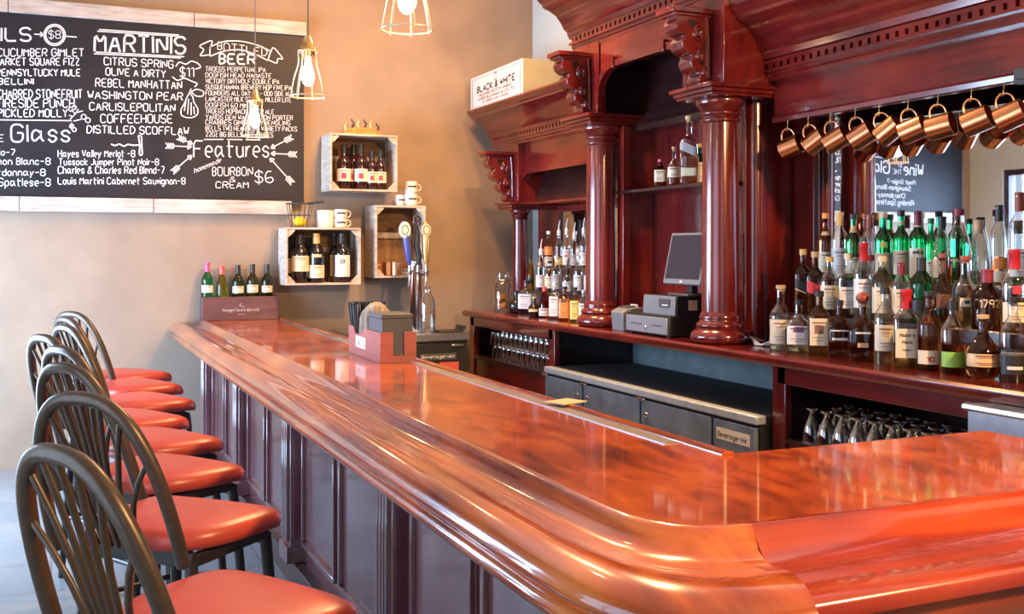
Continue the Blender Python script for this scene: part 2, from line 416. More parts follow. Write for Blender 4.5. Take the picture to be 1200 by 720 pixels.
# ================================================================== BAR
ZT = 1.062
bar = thing('bar_counter', 'long glossy red-brown wooden bar with curved corner and panelled front', 'bar counter', (1.4, 5.0, 0))
OFF = Matrix.Translation((-1.4, -5.0, 0))
def bpart(mb, name, m, bevel=0, **k):
    mb.v = [OFF @ p for p in mb.v]
    return mb.build(name, m, bar, bevel=bevel, **k)
ridge = [(1.085, 8.66)] + [(1.085, 8.66 - i * .8) for i in range(1, 9)] + [(1.085, 2.0), (1.09, 1.93), (1.105, 1.87), (1.135, 1.82), (1.175, 1.787), (1.22, 1.77), (1.28, 1.765)]
outer = [(0.84, 8.66)] + [(0.84, 8.66 - i * .8) for i in range(1, 9)] + [(0.84, 1.86), (0.846, 1.74), (0.865, 1.62), (0.905, 1.52), (0.965, 1.455), (1.05, 1.42), (1.165, 1.412)]
prof = [(-.02, 1.04), (-.016, ZT + .002), (-.008, ZT + .010), (.002, ZT + .012), (.012, ZT + .006), (.022, 1.050), (.036, 1.034), (.055, 1.026), (.08, 1.025), (.105, 1.031), (.13, 1.040), (.155, 1.046), (.18, 1.046),
        (.203, 1.040), (.222, 1.028), (.235, 1.012), (.240, .998), (.236, .985), (.222, .977), (.222, .970), (.232, .962), (.236, .950), (.232, .936), (.218, .926), (.19, .922), (-.02, .922)]
def rail(R, O, prof, W):
    rings = []
    for (rx, ry), (ox, oy) in zip(R, O):
        rings.append([(rx + (ox - rx) * o / W, ry + (oy - ry) * o / W, z) for o, z in prof])
    return MB().loft(rings)
bpart(rail(ridge, outer, prof, .24), 'arm_rail', ['bar_rail'], smooth=50)
wprof = [(-.02, 1.04), (-.016, ZT + .002), (-.006, ZT + .010), (.004, ZT + .008), (.014, ZT - .004), (.03, 1.044), (.055, 1.028), (.085, 1.020), (.12, 1.018), (.155, 1.022), (.185, 1.026), (.212, 1.027), (.228, 1.024), (.236, 1.014), (.236, .992), (.226, .984), (.226, .940), (.215, .922), (-.02, .922)]
wR = [(1.282, 1.765), (1.7, 1.765), (2.15, 1.765), (2.63, 1.765)]; wO = [(1.170, 1.440), (1.7, 1.447), (2.15, 1.455), (2.63, 1.462)]
bpart(rail(wR, wO, wprof, .236), 'arm_rail', ['bar_rail_x'], smooth=50)
top = [(x + .0, y) for x, y in ridge] + [(2.63, 1.765), (2.63, 2.43), (1.66, 2.43), (1.66, 8.66)]
bpart(MB().prism(top, ZT - .045, ZT, 'z'), 'counter_top', 'bar_top', smooth=0)
# raised rim on the bartender's side with a steel drip strip
rim = MB(); rp = [(1.662, 1.02), (1.662, 1.064), (1.667, 1.071), (1.685, 1.073), (1.70, 1.070), (1.706, 1.062), (1.706, 1.02)]
rim.prism(rp, 2.42, 8.66, 'y')
bpart(rim, 'back_rim', 'bar_rail')
bpart(MB().box(1.605, 1.655, 2.62, 8.2, ZT, ZT + .003), 'drip_strip', 'steel', smooth=0)
# front: core, pilasters, panels
core = MB()
core.box(1.11, 1.60, 1.80, 8.66, .12, .925); core.box(1.11, 2.55, 1.80, 2.36, .12, .924)
bpart(core, 'front_board', 'bar_front', smooth=0)
bpart(MB().box(1.06, 1.60, 1.70, 8.66, 0, .12).box(1.60, 2.55, 1.70, 2.34, 0, .12), 'kick_plinth', 'dark_wood', bevel=.006)
piers = [1.92, 3.43, 5.08, 6.60, 8.12]
for y in piers:
    p = MB(); p.box(1.045, 1.13, y, y + .17, .12, .923)
    for k in range(4): p.box(1.030, 1.05, y + .022 + k * .036, y + .022 + k * .036 + .02, .22, .85)
    p.box(1.025, 1.12, y - .008, y + .178, .12, .20)
    bpart(p, 'pilaster', 'bar_front', bevel=.004)
for y0, y1 in list(zip([p + .17 for p in piers[:-1]], piers[1:])) + [(8.29, 8.66)]:
    n = 2 if y1 - y0 > .6 else 1; st = .075
    wd = (y1 - y0 - st * (n + 1)) / n
    for k in range(n):
        a = y0 + st + k * (wd + st); b_ = a + wd
        p = MB()
        # raised field with a bead frame round it
        p.prism([(a, .22), (b_, .22), (b_, .89), (a, .89)], 1.095, 1.115, 'x')
        for q0, q1, z0, z1 in ((a, b_, .22, .245), (a, b_, .865, .89), (a, a + .025, .245, .865), (b_ - .025, b_, .245, .865)):
            p.box(1.078, 1.097, q0, q1, z0, z1)
        bpart(p, 'panel', 'bar_front', bevel=.004)
    bpart(MB().box(1.085, 1.113, y0, y1, .895, .924), 'frieze_strip', 'bar_front', bevel=.003)
wf = MB(); wf.box(1.2, 2.5, 1.77, 1.81, .2, .88)
bpart(wf, 'panel', 'bar_front', bevel=.005)
for x in (1.12, 1.80, 2.46):
    bpart(MB().box(x, x + .1, 1.75, 1.81, .12, .923), 'pilaster', 'bar_front', bevel=.004)

# ================================================================== BACK COUNTER (worktop + cubbies)
SPLIT = {'partition', 'header_rail', 'mirror_backing', 'base_panel', 'back_panel', 'arch_key', 'mirror_frame'}
ZK = 1.105; XF = 3.20
bc = thing('back_counter', 'red wooden back counter with open glass cubbies under its worktop', 'counter', (3.55, 5.2, 0))
OFFB = Matrix.Translation((-3.55, -5.2, 0))
def kpart(mb, name, m, bevel=0, **k):
    if name in SPLIT and len(mb.v) % 8 == 0 and len(mb.v) > 8:
        for q in mb.pieces(): kpart(q, name, m, bevel, **k)
        return
    mb.v = [OFFB @ p for p in mb.v]
    return mb.build(name, m, bc, bevel=bevel, **k)
kpart(MB().prism([(XF, 1.055), (XF - .008, 1.075), (XF - .006, 1.095), (XF + .006, ZK), (3.94, ZK), (3.94, 1.055)], 1.3, 8.45, 'y'), 'worktop', 'mahogany')
kpart(MB().box(3.25, 3.28, 1.35, 4.26, .965, 1.055).box(3.25, 3.28, 6.80, 8.40, .975, 1.055), 'header_rail', 'mahogany', bevel=.004)
kpart(MB().box(3.25, 3.29, 4.20, 4.30, 0, 1.055), 'post', 'mahogany_up', bevel=.004)
kpart(MB().box(3.25, 3.29, 6.77, 6.87, 0, 1.055), 'post', 'mahogany_up', bevel=.004)
kpart(MB().box(3.25, 3.30, 8.33, 8.43, 0, 1.055), 'post', 'mahogany_up', bevel=.004)
kpart(MB().box(3.25, 3.94, 6.87, 8.33, .70, .735), 'shelf', 'dark_wood', bevel=.004)
kpart(MB().box(3.25, 3.94, 1.35, 4.20, .68, .705), 'shelf', 'dark_wood', bevel=.004)
kpart(MB().box(3.265, 3.285, 6.87, 8.33, .0, .70).box(3.265, 3.285, 1.35, 4.20, 0, .68), 'base_panel', 'mahogany_up', smooth=0)
kpart(MB().box(3.29, 3.94, 4.23, 4.27, 0, 1.055).box(3.29, 3.94, 6.80, 6.84, 0, 1.055).box(3.30, 3.94, 8.38, 8.43, 0, 1.055), 'partition', 'dark_wood', smooth=0)
kpart(MB().box(3.90, 3.93, 4.27, 6.80, 0, 1.055), 'back_panel', 'grey_panel', smooth=0)
kpart(MB().box(3.90, 3.93, 6.84, 8.38, .735, 1.055).box(3.90, 3.93, 1.35, 4.23, .705, 1.055), 'back_panel', 'dark_wood', smooth=0)

# ================================================================== BACK BAR (columns, cornices, mirrors)
bb = thing('back_bar', 'tall carved mahogany back bar with columns, cornices and mirrors', 'back bar', (3.6, 5.5, ZK))
OFFC = Matrix.Translation((-3.6, -5.5, -ZK))
def cpart(mb, name, m, bevel=0, parent=None, **k):
    if name in SPLIT and len(mb.v) % 8 == 0 and len(mb.v) > 8:
        for q in mb.pieces(): cpart(q, name, m, bevel, parent, **k)
        return
    mb.v = [OFFC @ p for p in mb.v]
    return mb.build(name, m, parent or bb, bevel=bevel, **k)
def column(x, y, z1, r):
    s = r / .103
    sh = MB().lathe([(r * 1.02, ZK + .17 * s), (r * 1.03, ZK + .3), (r, (ZK + z1) / 2), (r * .95, z1 - .19 * s)], 32, TR((x, y, 0)))
    sho = cpart(sh, 'column', 'mahogany_up', smooth=60)
    ba = MB().lathe([(.150 * s, ZK), (.166 * s, ZK + .012 * s), (.170 * s, ZK + .035 * s), (.162 * s, ZK + .06 * s), (.140 * s, ZK + .075 * s), (.132 * s, ZK + .082 * s), (.138 * s, ZK + .095 * s), (.136 * s, ZK + .108 * s), (.122 * s, ZK + .118 * s), (.116 * s, ZK + .13 * s), (.120 * s, ZK + .14 * s), (.116 * s, ZK + .155 * s), (.105 * s, ZK + .175 * s)], 32, TR((x, y, 0)))
    cpart(ba, 'column_base', 'mahogany_up', parent=sho, smooth=60)
    zz = z1 - .062
    ca = MB().lathe([(.098 * s, zz - .135 * s), (.112 * s, zz - .128 * s), (.114 * s, zz - .118 * s), (.104 * s, zz - .108 * s), (.102 * s, zz - .098 * s), (.114 * s, zz - .09 * s), (.116 * s, zz - .078 * s), (.108 * s, zz - .07 * s), (.118 * s, zz - .055 * s), (.137 * s, zz - .035 * s), (.143 * s, zz - .015 * s), (.138 * s, zz)], 32, TR((x, y, 0)))
    cpart(ca, 'capital', 'mahogany_up', parent=sho, smooth=60)
    hw = .205 if r > .09 else .16
    xb = x + .3
    ab = MB(); ab.box(x - hw, xb, y - hw, y + hw, z1 - .022, z1); ab.box(x - hw + .018, xb, y - hw + .018, y + hw - .018, z1 - .045, z1 - .022); ab.box(x - hw + .03, xb, y - hw + .03, y + hw - .03, z1 - .062, z1 - .045)
    cpart(ab, 'abacus', 'mahogany', parent=sho, bevel=.004)
Z1 = 2.505
YC1, YC2 = 4.94, 6.33
column(3.385, YC1, Z1, .101); column(3.385, YC2, Z1, .101)
column(3.58, 8.12, 2.005, .062); column(3.58, 2.30, 2.005, .062)
# corbel brackets
def bracket(xf, y, z0, z1, proj, wd):
    h = z1 - z0
    P = [(0, 0), (.10, .0), (.22, .02), (.27, .07), (.25, .13), (.20, .17), (.30, .18), (.42, .22), (.47, .30), (.43, .37), (.36, .40), (.50, .41), (.64, .47), (.68, .55), (.63, .62), (.55, .65), (.68, .66), (.80, .72), (.83, .79), (.78, .86), (.80, .90), (.80, .93), (0, .93)]
    poly = [(xf - a * proj * 1.05, z0 + b * h) for a, b in P]
    o = cpart(MB().prism(poly, y - wd / 2, y + wd / 2, 'y'), 'bracket', 'mahogany_up', bevel=.006, smooth=30)
    cap_ = MB(); cap_.box(xf - proj * 1.0, xf, y - wd / 2 - .025, y + wd / 2 + .025, z1 - .07 * h, z1); cap_.box(xf - proj * .94, xf, y - wd / 2 - .012, y + wd / 2 + .012, z1 - .11 * h, z1 - .07 * h)
    cpart(cap_, 'bracket_shelf', 'mahogany', parent=o, bevel=.004)
    sc = MB()
    for sgn in (-1, 1):
        yy = y + sgn * (wd / 2 + .004)
        for (a, b, rr) in ((.30, .68, .085), (.26, .38, .06), (.14, .17, .045)):
            cx, cz = xf - a * proj, z0 + b * h
            pts = []
            for k in range(26):
                t = k / 25; an = t * 3.4 * PI + a * 5
                pts.append((cx + rr * h * .9 * (1 - .78 * t) * math.cos(an), yy, cz + rr * h * 1.35 * (1 - .78 * t) * math.sin(an)))
            sc.tube(pts, .009, 6)
        sc.tube([(xf - .10 * proj, yy, z0 + .90 * h), (xf - .06 * proj, yy, z0 + .6 * h), (xf - .05 * proj, yy, z0 + .1 * h)], .010, 6)
    cpart(sc, 'carved_scroll', 'mahogany_up', parent=o, smooth=60)
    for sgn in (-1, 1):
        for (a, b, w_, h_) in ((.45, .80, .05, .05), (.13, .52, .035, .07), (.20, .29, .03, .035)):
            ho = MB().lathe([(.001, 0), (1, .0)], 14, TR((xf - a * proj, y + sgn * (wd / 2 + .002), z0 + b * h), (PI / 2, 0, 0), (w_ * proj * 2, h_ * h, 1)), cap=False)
            cpart(ho, 'hollow_shade_disc', 'dark_wood', parent=o)  # flat dark disc drawn in for the shade of a carved hole
XBK = 3.275
bracket(XBK, YC1 - .0, Z1, 2.915, .25, .13); bracket(XBK, YC2, Z1, 2.915, .25, .13)
bracket(3.50, 8.12, 2.01, 2.42, .27, .11); bracket(3.52, 2.30, 2.01, 2.36, .25, .12)
# impost blocks behind the brackets, centre frieze with arch
ya, yb = YC1 - .195, YC2 + .21
for y in (YC1, YC2):
    cpart(MB().box(XBK, 3.93 if y == YC1 else 3.33, y - (.19 if y == YC1 else .17), y + (.10 if y == YC1 else .19), Z1, 3.05), 'impost_block', 'mahogany_up', bevel=.004)
cpart(MB().box(3.31, 3.90, ya, yb, 2.93, 3.45), 'entablature', 'mahogany', smooth=0)
a0, a1, zs, zt = YC1 + .20, YC2 - .20, Z1, 2.775
def arch(y0, y1, z0, zt_, r, n=8):
    pts = [(y0, z0)]
    for k in range(n + 1): an = PI - k / n * PI / 2; pts.append((y0 + r + r * math.cos(an), zt_ - r * .8 + r * .8 * math.sin(an)))
    for k in range(n + 1): an = PI / 2 - k / n * PI / 2; pts.append((y1 - r + r * math.cos(an), zt_ - r * .8 + r * .8 * math.sin(an)))
    pts.append((y1, z0)); return pts
def spandrel(y0, y1, z0, ztop, za, r, x0, x1):
    ap = arch(y0, y1, z0, za, r); mb = MB(); n = len(ap); ins = ap
    for i in range(n - 1):
        (p, q), (p2, q2) = ap[i], ap[i + 1]
        if abs(p2 - p) < 1e-6: continue
        mb.prism([(p, q), (p2, q2), (p2, ztop), (p, ztop)], x0, x1, 'x')
    return mb, ap
a0 -= .012; a1 += .012
sp, ap = spandrel(a0, a1, zs, 2.98, zt, .20, 3.282, 3.31)
cpart(sp, 'arch_frieze', 'mahogany', smooth=0)
def band(ap, wd, x0, x1):
    mb = MB(); P = [Vector(p) for p in ap]; n = len(P); cy = sum(p.x for p in P) / n
    out = []
    for i in range(n):
        t = P[min(i + 1, n - 1)] - P[max(i - 1, 0)]; t.normalize(); nn = Vector((-t.y, t.x))
        out.append(P[i] + nn * wd)
    rings = [[(x1, P[i].x, P[i].y), (x0, P[i].x, P[i].y), (x0, out[i].x, out[i].y), (x1, out[i].x, out[i].y)] for i in range(n)]
    return mb.loft(rings)
cpart(band(ap, .042, 3.262, 3.29), 'arch_molding', 'mahogany', smooth=30)
cpart(MB().box(3.250, 3.29, a0 + .19, a0 + .22, zt - .01, zt + .062).box(3.250, 3.29, a1 - .22, a1 - .19, zt - .01, zt + .062), 'arch_key', 'mahogany_up', bevel=.004)
# cornices
def cornice(x, y0, y1, z0, h, proj, name='cornice', yret=None):
    P = [(0, 0), (.07, 0), (.07, .05), (.10, .07), (.10, .27), (.20, .29), (.22, .37), (.30, .42), (.38, .54), (.50, .66), (.66, .74), (.80, .78), (.84, .80), (.84, .84), (.92, .88), (.97, .93), (1.0, .96), (1.0, 1.0), (-.4, 1.0), (-.4, 0)]
    poly = [(x - a * proj, z0 + b * h) for a, b in P]
    o = cpart(MB().prism(poly, y0, y1, 'y'), name, 'mahogany', smooth=30)
    d = MB(); pit = .060; n = int((y1 - y0) / pit); xd = x - .10 * proj - .022
    for k in range(n):
        yy = y0 + (k + .2) * pit
        d.box(xd, x - .09 * proj, yy, yy + pit * .60, z0 + .060, z0 + .088)
    d.box(xd, x - .09 * proj, y0, y1, z0 + .088, z0 + .108); d.box(xd, x - .09 * proj, y0, y1, z0 + .046, z0 + .060)
    cpart(d, 'dentil_molding', 'mahogany', parent=o, smooth=0)
    return o
cornice(3.30, ya - .0, yb, 2.965, .36, .30)
cornice(3.52, yb, 8.52, 2.48, .315, .26)
cornice(3.58, 1.9, ya, 2.525, .40, .27)
# side friezes
sp2, ap2 = spandrel(yb + .0, 8.02, 2.0, 2.50, 2.235, .16, 3.56, 3.60)
cpart(sp2, 'arch_frieze', 'mahogany', smooth=0)
cpart(band(ap2, .045, 3.545, 3.565), 'arch_molding', 'mahogany', smooth=30)
cpart(MB().box(3.50, 3.93, 7.98, 8.30, 2.0, 2.49), 'impost_block', 'mahogany_up', bevel=.004)
cpart(MB().box(3.60, 3.64, 1.9, ya, 2.30, 2.54), 'header_frieze', 'mahogany', smooth=0)
cpart(MB().prism([(3.60, 2.30), (3.585, 2.303), (3.582, 2.325), (3.59, 2.337), (3.60, 2.34)], 3.10, ya, 'y'), 'header_bead', 'mahogany')
cpart(MB().box(3.52, 3.93, 2.10, 2.48, 1.99, 2.54), 'impost_block', 'mahogany_up', bevel=.004)
cpart(MB().box(3.565, 3.60, 3.07, 3.15, 2.285, 2.345).box(3.56, 3.566, 3.085, 3.135, 2.30, 2.33), 'header_clip', 'black', bevel=.003)
# backs: centre recess panel, partitions, mirrors
cpart(MB().box(3.72, 3.76, YC1, YC2, ZK, 2.93), 'back_panel', 'mahogany_up', smooth=0)
cpart(MB().box(3.50, 3.855, 6.20, 6.25, ZK, 2.44).box(3.47, 3.53, 6.18, 6.26, ZK, 2.44), 'partition', 'mahogany_up', bevel=.004)
cpart(MB().box(3.60, 3.86, 4.93, 5.0, ZK, 2.93), 'partition', 'mahogany_up', bevel=.004)
p = MB(); p.lathe([(.07, ZK), (.07, 2.44)], 20, TR((3.63, 4.96, 0)))
cpart(p, 'pilaster', 'mahogany_up', smooth=40)
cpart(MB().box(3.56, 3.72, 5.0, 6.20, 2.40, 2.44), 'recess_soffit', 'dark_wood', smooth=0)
cpart(MB().prism([(3.56, 2.44), (3.72, 2.44), (3.72, 2.92), (3.68, 2.92), (3.66, 2.70), (3.62, 2.55)], 5.0, 6.32, 'y').box(3.34, 3.72, 6.32, 6.36, 2.44, 2.92), 'recess_dark_panel', 'dark_wood', smooth=40)  # dark panel put in for the unlit void behind the centre arch
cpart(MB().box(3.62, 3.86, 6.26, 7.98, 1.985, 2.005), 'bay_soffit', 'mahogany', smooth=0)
cpart(MB().prism([(3.66, 2.005), (3.86, 2.005), (3.86, 2.44), (3.80, 2.44), (3.72, 2.2)], 6.26, 7.98, 'y'), 'recess_dark_panel', 'dark_wood', smooth=40)  # dark panel put in for the shade inside the far bay's arch
def mirror(y0, y1, z1):
    o = cpart(MB().box(3.865, 3.875, y0, y1, ZK, z1), 'mirror', 'mirror', smooth=0)
    fr = MB(); t = .055
    for q in ((y0 - t, y0, ZK, z1 + t), (y1, y1 + t, ZK, z1 + t), (y0, y1, z1, z1 + t)):
        fr.box(3.845, 3.885, *q)
    cpart(fr, 'mirror_frame', 'mahogany_up', parent=o, bevel=.006)
mirror(2.05, 4.72, 2.40); mirror(6.32, 7.92, 1.925)
cpart(MB().box(3.87, 3.93, 4.70, 5.0, ZK, 2.52).box(3.875, 3.93, 1.9, 4.75, ZK, 2.52).box(3.875, 3.93, 6.33, 8.40, ZK, 2.52), 'mirror_backing', 'mahogany_up', smooth=0)
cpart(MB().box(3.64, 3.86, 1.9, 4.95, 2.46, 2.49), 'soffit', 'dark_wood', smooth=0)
cpart(MB().box(3.46, 3.72, 5.10, 6.26, 1.985, 2.007), 'display_shelf', 'dark_wood', bevel=.003)

# stepped bottle risers
def riser(y0, y1, label):
    mb = MB()
    mb.prism([(3.495, ZK), (3.838, ZK), (3.838, 1.465), (3.668, 1.465), (3.668, 1.285), (3.495, 1.285)], y0, y1, 'y')
    return tag(mb.build('bottle_riser', 'dark_wood', bevel=.004), label, 'riser', 'stepped risers behind the bottles')
riser(2.60, 4.60, 'dark stepped riser under the bottles by the right mirror')
riser(6.62, 7.95, 'dark stepped riser under the bottles left of the far column')

# ================================================================== BOTTLES
PROF = {
 'wine': [(.94, 0), (1, .012), (1, .58), (.96, .63), (.80, .69), (.52, .745), (.40, .79), (.37, .84), (.365, .955), (.42, .96), (.42, .985), (.38, 1)],
 'burgundy': [(.94, 0), (1, .012), (1, .46), (.93, .54), (.72, .65), (.48, .76), (.38, .84), (.365, .955), (.42, .96), (.42, .985), (.38, 1)],
 'liquor': [(.95, 0), (1, .015), (1, .56), (.97, .61), (.84, .68), (.55, .745), (.38, .79), (.35, .85), (.35, .93), (.40, .935), (.40, .96), (.36, .97)],
 'square': [(.96, 0), (1, .012), (1, .60), (.96, .635), (.70, .70), (.42, .745), (.36, .78), (.35, .93), (.40, .935), (.40, .96), (.36, .97)],
 'squat': [(.86, 0), (.98, .04), (1, .12), (1, .40), (.96, .48), (.82, .565), (.55, .63), (.32, .68), (.27, .73), (.26, .88), (.30, .885), (.30, .92), (.27, .93)],
 'round': [(.60, 0), (.80, .04), (.95, .14), (1, .27), (.96, .40), (.80, .52), (.52, .61), (.34, .67), (.28, .73), (.27, .88), (.31, .885), (.31, .92), (.27, .93)],
 'tall': [(.95, 0), (1, .012), (1, .50), (.96, .55), (.70, .65), (.44, .73), (.38, .79), (.36, .93), (.42, .935), (.42, .965), (.38, .97)],
 'cone': [(.95, 0), (1, .012), (1, .34), (.92, .46), (.66, .64), (.44, .78), (.38, .84), (.36, .94), (.40, .945), (.40, .965), (.36, .97)],
 'bell': [(.90, 0), (.98, .02), (1, .08), (.96, .30), (1.0, .46), (.97, .54), (.80, .62), (.5, .68), (.36, .73), (.34, .90), (.38, .905), (.38, .935), (.34, .94)],
}
SQ = {'square': 5.0}
def pr(kind, t):
    P = PROF[kind]
    for (r0, z0), (r1, z1) in zip(P, P[1:]):
        if z0 <= t <= z1: return r0 + (r1 - r0) * (t - z0) / max(z1 - z0, 1e-6)
    return P[-1][0]
def bottle(name, label, group, loc, H, R, kind='liquor', body='g_amber', upper=None, fill=.55, cap='c_black', capstyle='cap', lab=None, rz=-.68, flat=1.0, mark=None, cat='bottle', sq=None):
    root = thing(name, label, cat, loc, rz, group)
    e = sq or SQ.get(kind, 2.0)
    def shp(r, z, a):
        k = min(1, max(0, (r / R - .45) / .4)); ee = 2 + (e - 2) * k
        c, s_ = math.cos(a), math.sin(a)
        q = (abs(c) ** ee + abs(s_) ** ee) ** (-1 / ee)
        fl = 1 + (flat - 1) * k
        return r * q * c, r * q * s_ * fl
    P = PROF[kind]; prof = [(r * R, z * H) for r, z in P]
    if upper:
        zf = fill * H; pp = []
        lo = [p for p in prof if p[1] < zf - 1e-4] + [(pr(kind, fill) * R, zf)]; hi = [(pr(kind, fill) * R, zf)] + [p for p in prof if p[1] > zf + 1e-4]
        mb = MB(); mb.mi = 0
        N = 24
        def strip(q, capb, capt):
            vs = [(*shp(r, z, 2 * PI * k / N), z) for r, z in q for k in range(N)]
            fs = [(i * N + k, i * N + (k + 1) % N, (i + 1) * N + (k + 1) % N, (i + 1) * N + k) for i in range(len(q) - 1) for k in range(N)]
            if capb: fs.append(tuple(range(N))[::-1])
            if capt: fs.append(tuple((len(q) - 1) * N + k for k in range(N)))
            mb.add(vs, fs)
        strip(lo, True, False); mb.mi = 1; strip(hi, False, True)
        o = mb.build('body', [body, upper], root, smooth=50, recalc=False)
        bm = bmesh.new(); bm.from_mesh(o.data); bmesh.ops.remove_doubles(bm, verts=bm.verts, dist=1e-5); bmesh.ops.recalc_face_normals(bm, faces=bm.faces); bm.to_mesh(o.data); bm.free()
    else:
        MB().lathe(prof, 24, None, shp).build('body', body, root, smooth=50)
    rn = P[-1][0] * R; zt_ = P[-1][1] * H
    c = MB()
    if capstyle == 'cap': c.lathe([(rn * 1.22, zt_ - .055 * H), (rn * 1.24, zt_ + .028 * H), (rn * 1.05, zt_ + .034 * H)], 16)
    elif capstyle == 'foil': c.lathe([(rn * 1.12, zt_ - .20 * H), (rn * 1.10, zt_ - .03 * H), (rn * 1.20, zt_ - .028 * H), (rn * 1.20, zt_ + .002 * H), (rn * .9, zt_ + .006 * H)], 16)
    elif capstyle == 'cork': c.lathe([(rn * .80, zt_ - .01), (rn * .80, zt_ + .01 * H), (rn * 1.25, zt_ + .012 * H), (rn * 1.25, zt_ + .065 * H), (rn * 1.05, zt_ + .07 * H)], 16)
    elif capstyle == 'ball': c.lathe([(rn * .8, zt_ - .01)] + [(rn * 1.75 * math.sin(a), zt_ + .055 * H - rn * 1.75 * math.cos(a) * .85) for a in [.5 + i * .26 for i in range(11)]], 16)
    elif capstyle == 'wax': c.lathe([(rn * 1.18, zt_ - .22 * H), (rn * 1.25, zt_ - .19 * H), (rn * 1.12, zt_ - .05 * H), (rn * 1.26, zt_ - .04 * H), (rn * 1.26, zt_ + .02 * H), (rn * .9, zt_ + .028 * H)], 16)
    elif capstyle == 'spout':
        c.lathe([(rn * 1.15, zt_ - .03), (rn * 1.2, zt_ + .012), (rn * .6, zt_ + .02), (rn * .45, zt_ + .024)], 14)
        c.tube([(0, 0, zt_ + .02), (0, 0, zt_ + .045), (0.006, -.004, zt_ + .075), (.012, -.010, zt_ + .095)], [.006, .006, .005, .004], 8)
    c.build('spout' if capstyle == 'spout' else 'cap', cap, root, smooth=50)
    for q in (lab or []):
        m_, t0, t1 = q[:3]; half = q[3] if len(q) > 3 else 1.15
        slope = q[4] if len(q) > 4 else 0
        N = 12; vs = []; fs = []
        for j in range(5):
            for k in range(N + 1):
                a = -PI / 2 - half + 2 * half * k / N
                t = t0 + (t1 - t0) * j / 4
                t += slope * (k / N - .5)
                r = pr(kind, min(max(t, 0), 1)) * R * 1.012 + .0006
                x, y = shp(r, t * H, a); vs.append((x, y, t * H))
        for j in range(4):
            for k in range(N): fs.append((j * (N + 1) + k, j * (N + 1) + k + 1, (j + 1) * (N + 1) + k + 1, (j + 1) * (N + 1) + k))
        MB().add(vs, fs).build('paper_label', m_, root, smooth=50, recalc=False)
    for q in (lab or []):
        # rows of print too small to read
        if q[0] in ('l_cream', 'l_white', 'l_tan', 'l_grey', 'l_orange', 'l_yellow') and q[2] - q[1] > .15 and not mark:
            mb = MB()
            for j, (f, ww) in enumerate(((.84, .55), (.70, .42), (.30, .50), (.18, .34))):
                t = q[1] + (q[2] - q[1]) * f; r = pr(kind, t) * R; pts = []
                for k in range(7):
                    a = -PI / 2 + (k / 6 - .5) * 2 * ww; x, y = shp(r * 1.022 + .0012, 0, a); pts.append((x, y))
                hh = .006 if j == 0 else .0025
                vs = [(x, y, t * H + dz) for x, y in pts for dz in (-hh / 2, hh / 2)]
                mb.add(vs, [(2 * k, 2 * k + 1, 2 * k + 3, 2 * k + 2) for k in range(6)])
            mb.build('label_print', 'l_brown', root, smooth=0, recalc=False)
    for q in (mark or []):
        txt, m_, tz, hgt, wid, stroke = q
        mb = MB()
        def fm(x, z):
            t = tz + z / H; r = pr(kind, min(max(t, 0), 1)) * R
            a = -PI / 2 + x / r; xx, yy = shp(r * 1.02 + .0018, 0, a)
            return (xx, yy, tz * H + z)
        write(mb, txt, fm, hgt, wid, stroke, jit=.05, center=True)
        mb.build('lettering', m_, root, smooth=0, recalc=False)
    return root
def place(u, vtop, wpx, X, z, **k):
    Y = yat(u, X); d = dep(X, Y)
    H = zat(vtop, X, Y) - z; Rr = wpx * d / FPX / 2
    return (X, Y, z), H, Rr
G1 = 'liquor bottles on the back counter under the copper mugs'
def rb(u, vt, wp, tier, label, **k):
    X, z = {0: (3.425, ZK), 1: (3.578, 1.285), 2: (3.745, 1.465)}[tier]
    X += k.pop('dx', 0)
    loc, H, Rr = place(u, vt, wp, X, z)
    st = k.get('capstyle', 'cap')
    top_ = {'cap': 1.004, 'foil': 1.0, 'cork': 1.0, 'ball': 1.03, 'wax': 1.0, 'spout': 1.0}[st]
    if st == 'spout': H = H - .09
    H = H / top_
    return bottle('liquor_bottle', label, G1, loc, H, Rr, **k)
# front row, far to near
rb(915, 335, 27, 0, 'pale whisky bottle with cork and tall cream label, farthest of the front row', kind='bell', body='g_gold', upper='g_clear', fill=.5, cap='c_cork', capstyle='cork', lab=[('l_cream', .10, .48)])
rb(936, 349, 32, 0, 'squat faceted whisky bottle with purple crest on a white label', kind='squat', body='g_gold', upper='g_clear', fill=.42, cap='c_black', capstyle='cap', lab=[('l_white', .16, .50, .8), ('l_purple', .38, .48, .35)], sq=3)
rb(960, 341, 25, 0, 'square bourbon bottle with black cap and cream label showing a dark picture', kind='square', body='g_amber', cap='c_black', lab=[('l_cream', .16, .58, .75), ('l_brown', .34, .48, .4)])
rb(984, 349, 26, 0, 'dark flask-shaped bourbon bottle with white lettering, right of the cream picture label', kind='squat', body='g_brown', cap='c_black', sq=4, lab=[('l_white', .45, .47, .7), ('l_white', .30, .34, .6)], flat=.7)
rb(1011, 346, 33, 0, 'broad-shouldered bourbon bottle with round wooden ball stopper', kind='squat', body='g_brown', upper='g_amber', fill=.48, cap='c_wood', capstyle='ball', lab=[('l_white', .43, .46, .5), ('l_tan', .22, .29, .35)], flat=.6, sq=3)
rb(1037, 337, 25, 0, 'slim bottle with black cap and pale label with tan emblem', kind='liquor', body='g_gold', upper='g_clear', fill=.3, cap='c_black', lab=[('l_cream', .18, .52), ('l_tan', .36, .48, .3)])
rb(1062, 339, 29, 0, 'square bourbon bottle dipped in red wax with cream label lettered Maker\'s Mark', kind='square', body='g_amber', upper='g_clear', fill=.3, cap='c_red', capstyle='wax', lab=[('l_cream', .13, .50, .78)], mark=[("Maker's", 'ink', .40, .015, .052, .0022), ('Mark', 'ink', .31, .015, .036, .0022), ('WHISKY', 'ink', .22, .007, .034, .0015)])
